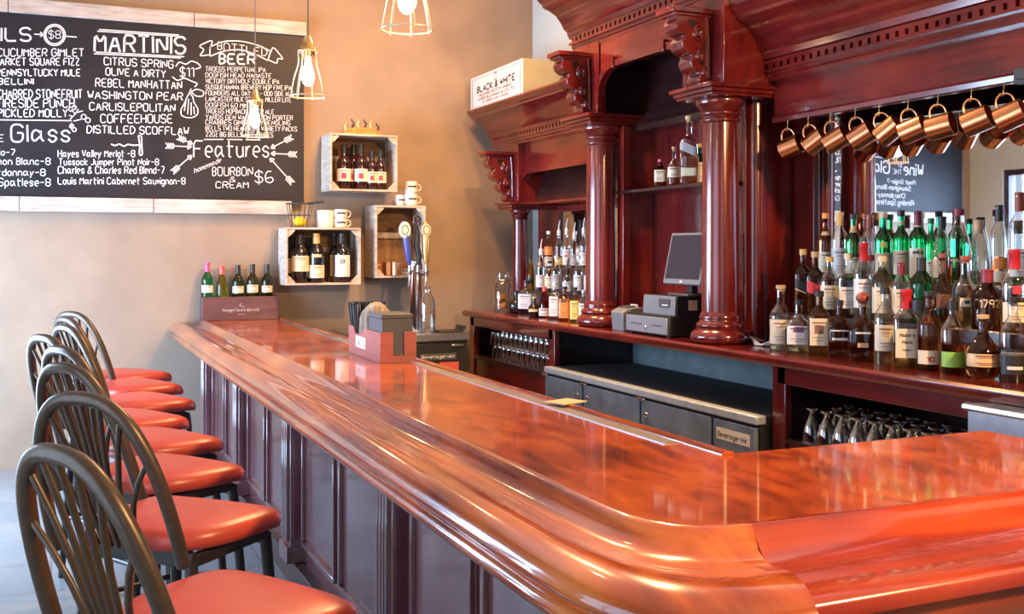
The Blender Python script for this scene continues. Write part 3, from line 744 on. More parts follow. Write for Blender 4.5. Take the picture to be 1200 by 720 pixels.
rb(1089, 345, 28, 0, 'dark amber bourbon bottle with low cream label numbered 10', kind='liquor', body='g_brown', upper='g_amber', fill=.46, cap='c_black', capstyle='cork', lab=[('l_cream', .09, .27)], mark=[('10', 'ink_red', .13, .018, .028, .005)])
rb(1117, 328, 29, 0, 'amber whisky bottle with bright green low label and pour spout', kind='liquor', body='g_brown', upper='g_clear', fill=.42, cap='c_black', capstyle='spout', lab=[('l_green', .10, .31)])
rb(1152, 369, 40, 0, 'squat round dark bourbon bottle with tan band label and cork top', kind='round', body='g_brown', upper='g_amber', fill=.45, cap='c_cork', capstyle='cork', lab=[('l_tan', .20, .40, 1.2)], dx=-.02)
rb(1187, 352, 30, 0, 'bottle with black and white label at the near end of the front row', kind='liquor', body='g_dark', upper='g_clear', fill=.42, cap='c_black', capstyle='cork', lab=[('l_black', .10, .40), ('l_white', .33, .37), ('l_white', .16, .20, .6)])
# middle row
rb(941, 292, 19, 1, 'square scotch bottle with slanted black label, farthest of the middle row', kind='square', body='g_brown', cap='c_gold', capstyle='cap', lab=[('l_black', .36, .50, .8, -.10), ('l_gold' if 'l_gold' in M else 'l_tan', .33, .35, .8, -.10)])
rb(955, 295, 20, 1, 'square scotch bottle with slanted red label in the middle row', kind='square', body='g_brown', cap='c_cork', capstyle='cap', lab=[('l_red', .32, .50, .8, -.10)])
rb(972, 301, 22, 1, 'pale scotch bottle with gold cap and square cream label, third in the middle row', kind='liquor', body='g_gold', upper='g_clear', fill=.5, cap='c_gold', lab=[('l_cream', .12, .52)])
rb(994, 297, 23, 1, 'clear bottle with cream cap and blue-white label, behind the flask-shaped bourbon', kind='square', body='g_clear', cap='c_cream', lab=[('l_white', .15, .48, .8)])
rb(1012, 284, 24, 1, 'clear bottle with tall red cap and white label in the middle row', kind='liquor', body='g_clear', cap='c_red', capstyle='wax', lab=[('l_white', .15, .52)])
rb(1034, 300, 25, 1, 'whisky bottle with cream cap and broad cream label behind the tan face emblem bottle', kind='liquor', body='g_gold', cap='c_cream', lab=[('l_cream', .12, .52)])
rb(1056, 306, 22, 1, 'bottle with maroon cap and cream label behind the red wax bottle', kind='liquor', body='g_clear', cap='c_maroon', capstyle='foil', lab=[('l_cream', .14, .54)])
rb(1080, 300, 26, 1, 'green glass bottle with black cap in the middle row', kind='liquor', body='g_green', cap='c_black', capstyle='foil', lab=[('l_black', .15, .35)])
rb(1104, 297, 26, 1, 'flat-shouldered amber bottle with brown stopper and tan flower label', kind='squat', body='g_amber', cap='c_wood', capstyle='cork', lab=[('l_brown', .25, .44, .6)])
rb(1131, 300, 36, 1, 'round-bellied clear tequila bottle with dark cork and eye-shaped gold label', kind='round', body='g_gold', upper='g_clear', fill=.36, cap='c_wood', capstyle='cork', lab=[('l_cream', .30, .42, .45), ('l_black', .34, .385, .15)])
rb(1157, 312, 37, 1, 'large dark round decanter lettered 1792 with maroon top', kind='bell', body='g_brown', cap='c_maroon', capstyle='foil', mark=[('1792', 'l_cream', .36, .030, .075, .004)], dx=-.01)
rb(1189, 292, 30, 1, 'clear bottle with red wax neck and red seal in the middle row', kind='liquor', body='g_amber', upper='g_clear', fill=.4, cap='c_red', capstyle='wax', lab=[('l_red', .46, .56, .3), ('l_cream', .12, .36)])
# back row
rb(967, 252, 16, 2, 'brown bottle with orange cap and gold neck seal, farthest of the back row', kind='wine', body='g_brown', cap='c_orange', lab=[('l_tan', .68, .74, .8), ('l_cream', .1, .42)])
rb(984, 249, 20, 2, 'clear bottle with gold neck foil and white label, second in the back row', kind='wine', body='g_clear', cap='c_gold', capstyle='foil', lab=[('l_white', .08, .46)])
rb(1000, 253, 18, 2, 'dark green bottle with black cap and gold neck band in the back row', kind='wine', body='g_green', cap='c_black', lab=[('l_tan', .74, .84), ('l_cream', .1, .35)])
rb(1019, 252, 20, 2, 'clear bottle with brown-red neck foil in the back row', kind='wine', body='g_clear', cap='c_wood', capstyle='foil', lab=[('l_red', .3, .38, .6)])
rb(1035, 251, 20, 2, 'bright green bottle with cream cap and yellow diamond label', kind='wine', body='g_bright', cap='c_cream', lab=[('l_yellow', .50, .58, .4), ('l_cream', .08, .42)])
rb(1056, 249, 19, 2, 'green bottle with dark cap over orange band and cream label', kind='wine', body='g_bright', cap='c_black', lab=[('l_tan', .82, .87), ('l_cream', .1, .45)])
rb(1076, 248, 22, 2, 'green whiskey bottle with maroon cap and cream label lettered Jameson', kind='wine', body='g_bright', cap='c_maroon', capstyle='foil', lab=[('l_cream', .06, .48), ('l_cream', .78, .80)], mark=[('JAMESON', 'ink', .40, .014, .062, .003)])
rb(1091, 258, 16, 2, 'slim green bottle half hidden right of the maroon-capped green one', kind='wine', body='g_bright', cap='c_green', lab=[('l_cream', .1, .35)])
rb(1104, 252, 24, 2, 'pale green cone-shouldered bottle with tall black cap and peach label', kind='cone', body='g_clear', cap='c_black', capstyle='foil', lab=[('l_tan', .08, .36)])
rb(1124, 245, 30, 2, 'broad bottle with maroon stopper lettered Angels Envy over dark spirit', kind='cone', body='g_brown', upper='g_clear', fill=.36, cap='c_maroon', capstyle='cap', mark=[('ANGELS ENVY', 'l_cream', .30, .010, .085, .0028)], flat=.7)
rb(1147, 256, 27, 2, 'clear embossed bottle with tan cap in the back row', kind='cone', body='g_clear', cap='c_cork', capstyle='foil', lab=[])
rb(1171, 241, 22, 2, 'grey-clear bottle with tall black foil neck in the back row', kind='wine', body='g_clear', cap='c_black', capstyle='foil', lab=[('l_orange', .2, .34, .7), ('l_cream', .04, .18)])
rb(1195, 226, 26, 2, 'tallest clear bottle with brown foil at the near end of the back row', kind='wine', body='g_clear', cap='c_wood', capstyle='foil', lab=[('l_white', .1, .4)])

G2 = 'liquor bottles at the far end of the back counter'
def lb(u, vt, wp, tier, label, **k):
    X, z = {0: (3.40, ZK), 1: (3.578, 1.285), 2: (3.745, 1.465)}[tier]
    X += k.pop('dx', 0)
    loc, H, Rr = place(u, vt, wp, X, z)
    if k.get('capstyle') == 'spout': H -= .09
    return bottle('liquor_bottle', label, G2, loc, H, Rr, **k)
lb(605, 340, 19, 0, 'round dark decanter bottle with silver handle-like trim at the far counter end', kind='round', body='g_dark', cap='c_black', dx=.05)
lb(617, 329, 18, 0, 'square clear bottle with black cap and white label beside the far slender column', kind='square', body='g_clear', cap='c_black', lab=[('l_white', .15, .6, .8)], dx=.09)
lb(626, 347, 15, 0, 'small dark globe-shaped liqueur bottle at the far counter end', kind='round', body='g_dark', cap='c_gold', lab=[('l_tan', .25, .38, .8)], dx=-.03)
lb(638, 335, 13, 0, 'red-necked bottle with white label near the far counter end', kind='cone', body='g_red', cap='c_coral', capstyle='foil', lab=[('l_white', .06, .30)])
lb(650, 331, 12, 0, 'clear square bottle with long white label, left of the orange label', kind='square', body='g_clear', cap='c_white', lab=[('l_white', .08, .62, .8)])
lb(662, 336, 13, 0, 'square bottle with large orange label near the second column', kind='square', body='g_orange', cap='c_black', lab=[('l_orange', .08, .64, .8)])
lb(674, 337, 11, 0, 'square bottle with large yellow label near the second column', kind='square', body='g_yel', cap='c_black', lab=[('l_yellow', .08, .62, .8)])
lb(684, 340, 11, 0, 'clear bottle with white label touching the second column', kind='square', body='g_clear', cap='c_white', lab=[('l_white', .08, .6, .8)])
lb(622, 286, 10, 1, 'yellow liqueur bottle with pour spout at the far end', kind='cone', body='g_yel', cap='c_black', capstyle='spout', lab=[('l_black', .2, .35)])
lb(634, 281, 12, 1, 'clear bottle with pour spout and white label, right of the yellow spout bottle', kind='wine', body='g_clear', cap='c_white', capstyle='spout', lab=[('l_white', .1, .4)])
lb(652, 300, 12, 1, 'clear gin bottle with grey label in the middle of the far group', kind='liquor', body='g_clear', cap='c_white', lab=[('l_grey', .1, .5)])
lb(665, 303, 12, 1, 'clear bottle with dark spout in the middle of the far group', kind='liquor', body='g_clear', cap='c_black', capstyle='spout', lab=[('l_white', .1, .5)])
lb(678, 300, 12, 1, 'clear bottle with pale cap beside the second column, middle step', kind='liquor', body='g_clear', cap='c_white', lab=[('l_white', .1, .5)])
lb(643, 271, 11, 2, 'amber bottle with orange-brown label on the top step of the far group', kind='tall', body='g_amber', cap='c_white', lab=[('l_orange', .35, .58), ('l_cream', .05, .3)])
lb(655, 259, 10, 2, 'tall clear bottle with pour spout, left of the three tall spouts', kind='wine', body='g_clear', cap='c_white', capstyle='spout', lab=[('l_yellow', .1, .3)])
lb(664, 257, 10, 2, 'tall clear bottle with pour spout and red dot label', kind='wine', body='g_clear', cap='c_white', capstyle='spout', lab=[('l_white', .1, .5), ('l_red', .3, .36, .4)])
lb(673, 262, 10, 2, 'tall clear bottle with pour spout and blue-grey label', kind='wine', body='g_clear', cap='c_white', capstyle='spout', lab=[('l_grey', .1, .42)])
lb(684, 256, 10, 2, 'tall clear spouted bottle nearest the second column', kind='wine', body='g_clear', cap='c_white', capstyle='spout', lab=[('l_white', .1, .42)])
lb(644, 306, 12, 1, 'clear bottle with cream label between the white-labelled spout bottle and the grey-labelled one', kind='liquor', body='g_clear', cap='c_black', lab=[('l_cream', .12, .5)])
lb(632, 297, 11, 2, 'clear bottle with white label at the far end of the top step', kind='wine', body='g_clear', cap='c_white', capstyle='spout', lab=[('l_white', .1, .45)])
lb(690, 300, 11, 1, 'clear bottle partly hidden by the second column, middle step', kind='liquor', body='g_clear', cap='c_white', lab=[('l_white', .1, .5)])
# flip-top jar of orange slices
jx = 3.42; jy = yat(589, jx)
jar = thing('glass_jar', 'flip-top glass jar of orange slices at the far end of the back counter', 'jar', (jx, jy, ZK))
MB().lathe([(.072, 0), (.078, .01), (.078, .21), (.06, .24), (.052, .25), (.056, .26), (.056, .27), (.050, .27), (.050, .25), (.058, .235), (.073, .208), (.073, .014), (.0, .012)], 24, cap=False).build('jar_body', 'g_clear', jar, smooth=50)
MB().lathe([(.057, .272), (.060, .29), (.054, .325), (.03, .335), (0.001, .336)], 24).build('jar_lid', 'g_clear', jar, smooth=50)
s_ = MB()
for k in range(9):
    s_.lathe([(.001, -.004), (.030, -.004), (.031, 0), (.030, .004), (.001, .004)], 16, TR((.03 * math.cos(k * 2.1), .03 * math.sin(k * 2.1), .035 + k * .011), (.9 * math.sin(k), .9 * math.cos(k * 1.7), 0)))
s_.build('orange_slices', 'orange', jar)
b_ = MB().tube([(.0585 * math.cos(2 * PI * k / 24), .0585 * math.sin(2 * PI * k / 24), .258) for k in range(24)], .003, 6, True)
b_.build('wire_clasp', 'steel', jar)

# bottles on the display shelf of the centre bay
G3 = 'bottles on the shelf of the centre bay'
def sb(u, vt, wp, label, X=3.53, **k):
    loc, H, Rr = place(u, vt, wp, X, 2.007)
    return bottle('liquor_bottle', label, G3, loc, H, Rr, **k)
sb(774, 187, 14, 'small square bottle with red-pink cap and cream label on the centre shelf', kind='square', body='g_brown', cap='c_pink', lab=[('l_cream', .2, .62, .8)])
sb(790, 172, 17, 'round bottle with pale label and cork beside the tall square bottle on the centre shelf', kind='squat', body='g_amber', upper='g_clear', fill=.4, cap='c_cork', capstyle='cork', lab=[('l_cream', .22, .48, .9)])
sb(808, 139, 22, 'tall square scotch bottle with slanted label, largest on the centre shelf', kind='square', body='g_gold', upper='g_clear', fill=.42, cap='c_cork', capstyle='cork', lab=[('l_grey', .46, .60, .8, -.12), ('l_cream', .12, .24, .7)], X=3.50)
sb(820, 170, 12, 'slim bottle with white label half behind the near column on the centre shelf', kind='wine', body='g_green', cap='c_gold', lab=[('l_white', .05, .55)], X=3.56)

# ================================================================== POS on the back counter
X0 = 3.27
dr = thing('cash_drawer', 'black cash drawer with pale grey slotted front beside the receipt printer', 'cash drawer', (X0, 5.30, ZK))
MB().box(.012, .38, 0, .50, .006, .125).build('drawer_case', 'black', dr, bevel=.004)
MB().box(0, .0118, .012, .488, .015, .112).build('drawer_front', 'drawer_face', dr, bevel=.003)
MB().box(-.001, .004, .06, .18, .062, .066).box(-.001, .004, .30, .43, .062, .066).build('slot', 'ink', dr, smooth=0)
MB().lathe([(.010, 0), (.010, .006), (.006, .008)], 14, TR((0, .25, .05), (0, -PI / 2, 0))).build('drawer_lock', 'chrome', dr)
MB().box(.02, .05, .02, .05, 0, .007).box(.02, .05, .45, .48, 0, .007).box(.33, .36, .02, .05, 0, .007).box(.33, .36, .45, .48, 0, .007).build('rubber_foot', 'black', dr, smooth=0)
rp_ = thing('receipt_printer', 'grey receipt printer left of the cash drawer', 'printer', (X0 + .005, 5.825, ZK))
MB().prism([(0, 0), (.20, 0), (.20, .125), (.12, .15), (.03, .142), (-.01, .12)], 0, .15, 'y').build('printer_body', 'grey_plastic', rp_, bevel=.006)
MB().prism([(.03, .1435), (.10, .152), (.10, .158), (.03, .149)], .02, .13, 'y').build('paper_cover', 'grey_dark', rp_, bevel=.002)
MB().box(.115, .12, .03, .12, .148, .165).build('receipt_paper', 'paper', rp_, smooth=0)
zp = ZK + .1255
pt = thing('card_terminal_box', 'grey and black printer box standing on the cash drawer', 'printer', (X0 + .05, 5.30, zp))
MB().box(.012, .26, 0, .37, 0, .115).build('case', 'black', pt, bevel=.004)
MB().prism([(.0, .0), (.0118, 0), (.0118, .112), (.006, .112), (.0, .035)], .004, .366, 'y').build('face', 'grey_plastic', pt, bevel=.002)
MB().box(-.002, .012, .06, .18, .045, .095).build('panel', 'grey_dark', pt, smooth=0)
MB().box(-.004, -.0015, .08, .14, .055, .062).build('display_window', 'l_white', pt, smooth=0)
MB().box(.09, .15, -.003, -.0005, .03, .09).build('sticker', 'cream', pt, smooth=0)
mo = thing('monitor', 'black tilted touch screen on a stand half behind the near column', 'monitor', (X0 + .19, 5.34, zp + .1155), rz=.0)
MB().box(-.10, .10, -.11, .11, 0, .014).build('stand_base', 'grey_dark', mo, bevel=.004)
MB().box(-.02, .02, -.03, .03, .013, .12).build('stand_neck', 'black', mo, bevel=.004)
Tm = TR((-.03, 0, .20), (0, R_(12), 0))
MB().box(-.02, .02, -.20, .20, -.14, .17, Tm).build('bezel', 'grey_plastic', mo, bevel=.006)
MB().box(-.0215, -.0195, -.182, .182, -.108, .155, Tm).build('screen', 'screen', mo, smooth=0)
MB().box(-.0225, -.0203, -.012, .012, -.130, -.118, Tm).build('badge', 'l_white', mo, smooth=0)
cb = MB()
for k in range(3):
    cb.tube([(3.62, 4.86 - .0 * k, ZK + .004), (3.50, 4.80 + .02 * k, ZK + .02 + .01 * k), (3.44, 4.70 - .03 * k, ZK + .006), (3.47, 4.60, ZK + .012 + .012 * k), (3.56, 4.54, ZK + .006)], .004, 6)
tag(cb.build('power_cable', 'white', smooth=50), 'white cable looped on the back counter right of the near column', 'cable')

# ================================================================== COPPER MUGS under the header
mug_mb = None
def make_mug(name, label, group):
    root = thing(name, label, 'mug', group=group)
    R, H, t = .053, .112, .003
    MB().lathe([(.0005, .001), (R - .004, .0), (R, .004), (R, H - .002), (R + .002, H), (R - t, H), (R - t, .006), (.0005, .005)], 28, cap=False).build('cup', 'copper', root, smooth=40)
    pts = []
    for k in range(13):
        a = -PI / 2 + PI * k / 12
        pts.append((R + .047 * math.cos(a) ** .8 if math.cos(a) > 1e-6 else R - .002, 0, H * .50 + .037 * math.sin(a)))
    MB().tube(pts, .0045, 8).build('handle', 'copper', root, smooth=60)
    return root
mug0 = None
MUGS = [921, 945, 971, 1000, 1028, 1062, 1097, 1136, 1174]
words = ['farthest copper mug hanging beside the near column', 'second copper mug from the column', 'third copper mug from the column', 'fourth copper mug from the column', 'middle copper mug of the nine on hooks',
         'fourth copper mug from the near end', 'third copper mug from the near end, handle turned sideways', 'second copper mug from the near end', 'nearest copper mug hanging at the right end of the row']
def mug_matrix(hook, axis, roll):
    # handle point local (R+.047,0,H*.5) hangs at hook; local z (mouth) -> axis, local x (handle) -> as upright as possible
    z = Vector(axis).normalized(); up = Vector((0, 0, 1)); x = (up - z * up.dot(z)).normalized(); y = z.cross(x)
    Rm = Matrix((x, y, z)).transposed()
    p = Vector((.053 + .047 - .0045, 0, .112 * .5))
    return Matrix.Translation(Vector(hook) - Rm @ p) @ Rm.to_4x4()
for i, u in enumerate(MUGS):
    X = 3.60; Y = yat(u, X); tilt = [.28, .55, .42, .45, .60, .30, .18, .30, .34][i]
    hk = MB(); zc = 2.262
    hk.tube([(0, 0, .04), (0, 0, .014)] + [(-.011 + .011 * math.cos(a), 0, .0 + .011 * math.sin(a)) for a in [0.9 - k * .45 for k in range(10)]], .0022, 6)
    h_ = tag(hk.build('hook', 'brass', loc=(X + .011, Y, zc), smooth=60), ['small brass hook carrying the ' + words[i]][0], 'hook', 'brass hooks under the header')
    az = [0, .1, 0, .05, -.1, .05, .15, 0, .0][i]
    ax = (.40, -.86 - .2 * az, tilt * 1.15)
    if mug0 is None: mug0 = make_mug('copper_mug', words[0], 'copper mugs hanging on hooks'); mg = mug0
    else: mg = dup(mug0, (0, 0, 0), None, words[i])
    mt = mug_matrix((X, Y, zc - .007), ax, 0)
    mg.location = mt.to_translation(); mg.rotation_euler = mt.to_euler()

# ================================================================== COOLER, KEG UNIT, SINK
co = thing('bottle_cooler', 'low grey-fronted bottle cooler with black mat top under the back counter', 'cooler', (3.17, 4.315, 0))
CL = 2.44; CH = .80
MB().box(.02, .70, 0, CL, .08, CH - .05).build('cabinet', 'black', co, smooth=0)
MB().box(.03, .68, .02, CL - .02, 0, .08).build('toe_base', 'black', co, smooth=0)
M['edge'] = plain('brushed steel edge', (0.42, 0.48, 0.55), 0.42, metal=0.35, vary=.12, scale=20)
MB().box(-.008, .055, -.004, CL + .004, CH - .044, CH).build('steel_edge', 'edge', co, bevel=.008)
MB().box(.05, .70, 0, CL, CH - .05, CH - .003).build('mat_top', 'black_soft', co, bevel=.004)
edges = [0.0, .38, 1.12, 1.86, CL]
for k in range(4):
    a, b_ = edges[k] + .012, edges[k + 1] - .012
    d_ = MB().box(-.005, .018, a, b_, .10, CH - .06).build('door' if k else 'grille_panel', 'cooler', co, bevel=.004)
    if k:
        ly = b_ - .06 if k < 3 else a + .06
        MB().lathe([(.016, 0), (.016, .006), (.008, .010)], 14, TR((-.005, ly, CH - .14), (0, -PI / 2, 0))).build('door_lock', 'chrome', d_)
        MB().box(-.014, .0, b_ - .045, b_ + .045, CH - .068, CH - .05).build('hinge', 'steel', d_, bevel=.002)
    else:
        pl = MB().box(-.0065, -.0052, a + .04, b_ - .03, CH - .16, CH - .10).build('name_plate', 'paper', d_, smooth=0)
        mb = MB(); write(mb, 'Beverage-Air', lambda x, z: (-.0075, b_ - .045 - x, CH - .145 + z), .026, .25, .0045, jit=0)
        mb.build('lettering', 'ink', pl, smooth=0, recalc=False)
kx, ky = 2.12, 7.86
kg = thing('keg_cooler', 'black keg cooler with steel top against the back wall', 'cooler', (kx, ky, 0))
MB().box(0, .90, .03, .80, .06, .90).build('cabinet', 'black', kg, smooth=0)
MB().box(.02, .88, .05, .78, 0, .06).build('toe_base', 'black', kg, smooth=0)
MB().box(-.01, .91, 0, .80, .90, .96).build('steel_top', 'steel', kg, bevel=.006)
MB().box(.01, .89, .005, .028, .08, .88).build('door', 'black', kg, bevel=.004)
pl = MB().box(.50, .80, .001, .0045, .755, .805).build('name_plate', 'grey_dark', kg, smooth=0)
mb = MB(); write(mb, 'Beverage-Air', lambda x, z: (.515 + x, -.0005, .77 + z), .022, .27, .0035, jit=0); mb.build('lettering', 'l_white', pl, smooth=0, recalc=False)
MB().box(.66, .82, .001, .0045, .655, .735).build('red_sticker', 'red_label', kg, smooth=0)
MB().box(.76, .86, -.012, .004, .858, .872).build('hinge', 'steel', kg, bevel=.002)
# beer tower on the keg cooler
tx, ty, tz = xat(487, 8.16), 8.16, .961
tw = thing('beer_tower', 'chrome double beer tower with tap handles on the keg cooler', 'beer tower', (tx, ty, tz))
MB().lathe([(.09, 0), (.09, .012), (.055, .018), (.052, .50), (.056, .51), (.055, .56), (.03, .575)], 28).build('tower_pipe', 'chrome', tw, smooth=50)
hb = MB(); hb.tube([(-.11, 0, .47), (.10, 0, .47)], .034, 16); hb.build('tower_head', 'chrome', tw, smooth=50)
for (dx, mtl, nm) in ((-.075, 'blue', 'blue'), (-.005, 'black', 'black'), (.062, 'gold', 'gold')):
    fa = MB(); fa.tube([(dx, -.02, .47), (dx, -.09, .47)], .014, 10); fa.tube([(dx, -.075, .47), (dx - .01, -.10, .42), (dx - .02, -.12, .36)], [.011, .010, .009], 10); fa.tube([(dx, -.08, .47), (dx, -.085, .53)], .012, 10)
    fo = fa.build('faucet', 'chrome', tw, smooth=50)
    hh = {'blue': .50, 'black': .48, 'gold': .46}[mtl]
    lean = {'blue': -.05, 'black': -.01, 'gold': -.01}[mtl]
    if mtl == 'black':
        pts = [(dx, -.085, .53), (dx + .01, -.085, .60), (dx - .012, -.085, .68), (dx - .004, -.085, .78), (dx - .02, -.085, .86)]
        hd = MB().tube(pts, [.014, .023, .024, .020, .012], 12)
    else:
        pts = [(dx, -.085, .53), (dx + lean * .2, -.085, .60), (dx + lean * .6, -.085, .75), (dx + lean, -.085, .88)]
        hd = MB().tube(pts, [.014, .028, .033, .020], 12)
    ho = hd.build('tap_handle', mtl, fo, smooth=60)
    ex = pts[-1]; zb = ex[2] - (.07 if mtl != 'black' else -.02)
    bd = MB().lathe([(.001, 0), (.048 if mtl == 'blue' else .038, 0), (.048 if mtl == 'blue' else .038, .010), (.001, .012)], 20, TR((ex[0], ex[1] - .020, zb), (PI / 2, 0, 0), (1, 1.35, 1)))
    bo_ = bd.build('badge', 'l_white' if mtl == 'blue' else 'chrome' if mtl == 'black' else 'l_cream', ho, smooth=40)
    MB().tube([(ex[0] + .026 * math.cos(2 * PI * k / 20), ex[1] - .031, zb + .036 * math.sin(2 * PI * k / 20)) for k in range(20)], .004, 6, True).build('badge_ring', {'blue': 'c_green', 'black': 'black', 'gold': 'l_brown'}[mtl], ho, smooth=60)
# glass growler next to tower
gx = xat(501, 8.0)
jr = tag(MB().lathe([(.058, 0), (.064, .01), (.064, .22), (.05, .27), (.03, .31), (.028, .35), (.033, .36), (.029, .36), (.024, .345), (.026, .31), (.046, .265), (.059, .215), (.059, .014), (.0005, .012)], 24, cap=False).build('glass_bottle', 'g_clear', loc=(gx, 8.0, .961), smooth=50), 'clear swing-neck glass bottle standing right of the beer tower', 'bottle')
tray = tag(MB().prism([(-.02, 0), (.17, 0), (.20, .045), (.185, .05), (.165, .012), (-.03, .012)], 0, .18, 'y').build('drip_tray', 'black', loc=(gx + .10, 7.92, .961), bevel=.002), 'black tray lying on the keg cooler right of the glass bottle', 'tray')
sk = thing('steel_sink', 'stainless steel sink edge in front of the back counter at right', 'sink', (3.10, 1.55, 0))
MB().prism([(.01, .90), (.125, .90), (.125, 1.045), (.02, 1.05), (.0, 1.056), (-.018, 1.050), (-.022, 1.036), (-.012, 1.026), (.01, 1.022)], 0, 1.40, 'y').build('sink_apron', 'steel', sk, smooth=40)
MB().box(.02, .12, .03, 1.37, 0, .9).build('sink_cabinet', 'black', sk, smooth=0)

# ================================================================== GLASSWARE in the cubbies
gl0 = None
def rocks():
    root = tag(MB().lathe([(.040, 0), (.042, .004), (.036, .095), (.035, .10), (.001, .10), (.001, .088), (.032, .085), (.0385, .004)], 20, cap=False).build('rocks_glass', 'g_ware', smooth=50),
               'upside-down rocks glass in the left cubby of the back counter', 'glass', 'rocks glasses in the left cubby')
    return root
n = 0
for r in range(4):
    for c in range(12):
        p = (3.305 + r * .095 + random.uniform(-.004, .004), 6.93 + c * .093 + (r % 2) * .03, .736)
        if gl0 is None: gl0 = rocks(); gl0.location = p
        else:
            g = gl0.copy(); COL.objects.link(g); g.location = p
# second layer stacked on the first
for r in range(3):
    for c in range(13):
        g = gl0.copy(); COL.objects.link(g); g.location = (3.35 + r * .095, 6.97 + c * .094 + (r % 2) * .03, .8365)
gs0 = None
wp = [(.001, 0), (.048, 0), (.049, .001), (.047, .02), (.042, .05), (.032, .085), (.020, .115), (.013, .128), (.012, .135), (.016, .140), (.026, .146), (.030, .152), (.030, .158), (.024, .162), (.001, .162)]
wpi = [(.047, .001), (.045, .02), (.040, .048), (.030, .082), (.018, .108), (.0008, .115)]
for r in range(3):
    for c in range(9):
        p = (3.33 + r * .11, 4.10 - c * .105 - (r % 2) * .04, .7055)
        if gs0 is None:
            gs0 = tag(MB().lathe(wp[1:] + [], 22, cap=False).lathe(wpi, 22, cap=False).build('stemmed_glass', 'g_ware', smooth=50), 'upside-down stemmed glass in the right cubby of the back counter', 'glass', 'stemmed glasses in the right cubby'); gs0.location = p
        else:
            g = gs0.copy(); COL.objects.link(g); g.location = p

# ================================================================== CHALKBOARD
YW = 8.60
ck = thing('chalkboard', 'large black chalkboard menu with whitewashed top and bottom boards on the back wall', 'chalkboard', (0.35, YB, 2.0))
def ckpart(mb, name, m, **k):
    mb.v = [p - Vector((0.35, YB, 2.0)) for p in mb.v]
    return mb.build(name, m, ck, **k)
ckpart(MB().box(-1.28, 1.885, 8.625, YB - .002, 1.99, 3.37), 'slate', 'slate', smooth=0)
for (x0, x1) in ((-1.28, -.29), (-.285, 1.02), (1.025, 1.90)):
    ckpart(MB().box(x0, x1, 8.60, YB - .002, 3.352, 3.46), 'frame_board', 'whitewash', bevel=.003)
for (x0, x1) in ((-1.28, -.215), (-.21, .72), (.725, 1.78)):
    ckpart(MB().box(x0, x1, 8.60, YB - .002, 1.898, 2.006), 'frame_board', 'whitewash', bevel=.003)
YCH = 8.6235
def W(u, v):
    X = xat(u, YCH); return X, zat(v, X, YCH)
def line(name, items):
    for it in items:
        mb = MB()
        txt, u0, u1, vb, vt = it[:5]; st = it[5] if len(it) > 5 else .0105
        tilt = it[6] if len(it) > 6 else 0
        X0_, Z0_ = W(u0, vb); X1_, Z1_ = W(u1, vb + tilt); _, ZT_ = W(u0, vt)
        L = X1_ - X0_
        def fm(x, z): return (X0_ + x, YCH, Z0_ + z + (Z1_ - Z0_) * x / L)
        write(mb, txt, fm, (ZT_ - Z0_), L, st * .62)
        ckpart(mb, name, 'chalk', smooth=0, recalc=False)
def draw(name, strokes, wd=.009):
    mb = MB()
    for q in strokes:
        P = [W(u, v) for u, v in q]
        ribbon(mb, chaikin(chaikin(P)) if len(P) > 2 else P, wd, lambda x, z: (x, YCH, z))
    return ckpart(mb, name, 'chalk', smooth=0, recalc=False)
line('chalk_heading', [('COCKTAILS', -106, 36, 48, 32, .022), ('$8', 57, 71, 45, 36, .009)])
line('chalk_list', [('CUCUMBER GIMLET', -3, 98, 66, 57, .012), ('MARKET SQUARE FIZZ', -6, 93, 76.5, 68, .012), ('PENNSYLTUCKY MULE', -4, 94, 89, 81, .012), ('BELLINI', -1, 39, 99, 92, .012), ('CHARRED STONEFRUIT', -3, 96, 115, 105, .012),
                    ('FIRESIDE PUNCH', -4, 87, 126, 116, .012), ('PICKLED MOLLY', -3, 79, 137, 128, .012)])
line('chalk_heading', [('Glass', 13, 82, 166, 146, .020), ('BY', -16, -6, 154, 146, .008), ('THE', -16, 4, 166, 158, .008), ('Wine', -70, -22, 166, 146, .020)])
line('chalk_list', [('Pinot Grigio-7', -50, 18, 182, 175, .010), ('Sauvignon Blanc-8', -38, 59, 193, 185, .010), ('Chardonnay-8', -24, 53, 206, 198, .010), ('Riesling Spatlese-8', -46, 59, 218, 209, .010)])
line('chalk_list', [('Hayes Valley Merlot -8', 68, 158, 184, 176, .010), ('Tussock Jumper Pinot Noir-8', 69, 186, 193.5, 186, .010), ('Charles & Charles Red Blend-7', 68, 193, 203.5, 195, .010), ('Louis Martini Cabernet Sauvignon-8', 68, 217, 216, 208, .010)])
line('chalk_heading', [('MARTINIS', 111, 217, 60, 40, .026, 3)])
line('chalk_list', [('CITRUS SPRING', 122, 203, 76, 67, .012, 4), ('OLIVE A DIRTY', 124, 194, 88, 79.5, .012, 3), ('REBEL MANHATTAN', 112, 213, 101.5, 92, .012, 3), ('WASHINGTON PEAR', 103, 214, 115.5, 106.5, .012, 2), ('CARLISLEPOLITAN', 105, 205, 129, 120, .012, 2),
                    ('COFFEEHOUSE', 118, 202, 144, 134, .012), ('DISTILLED SCOFFLAW', 102, 221, 156, 147, .012, 2)])
line('chalk_price', [('$11', 211, 227, 90, 79, .011)])
line('chalk_heading', [('BOTTLED', 255, 313, 58, 49, .010, 8), ('BEER', 257, 299, 74.5, 63, .022, 1)])
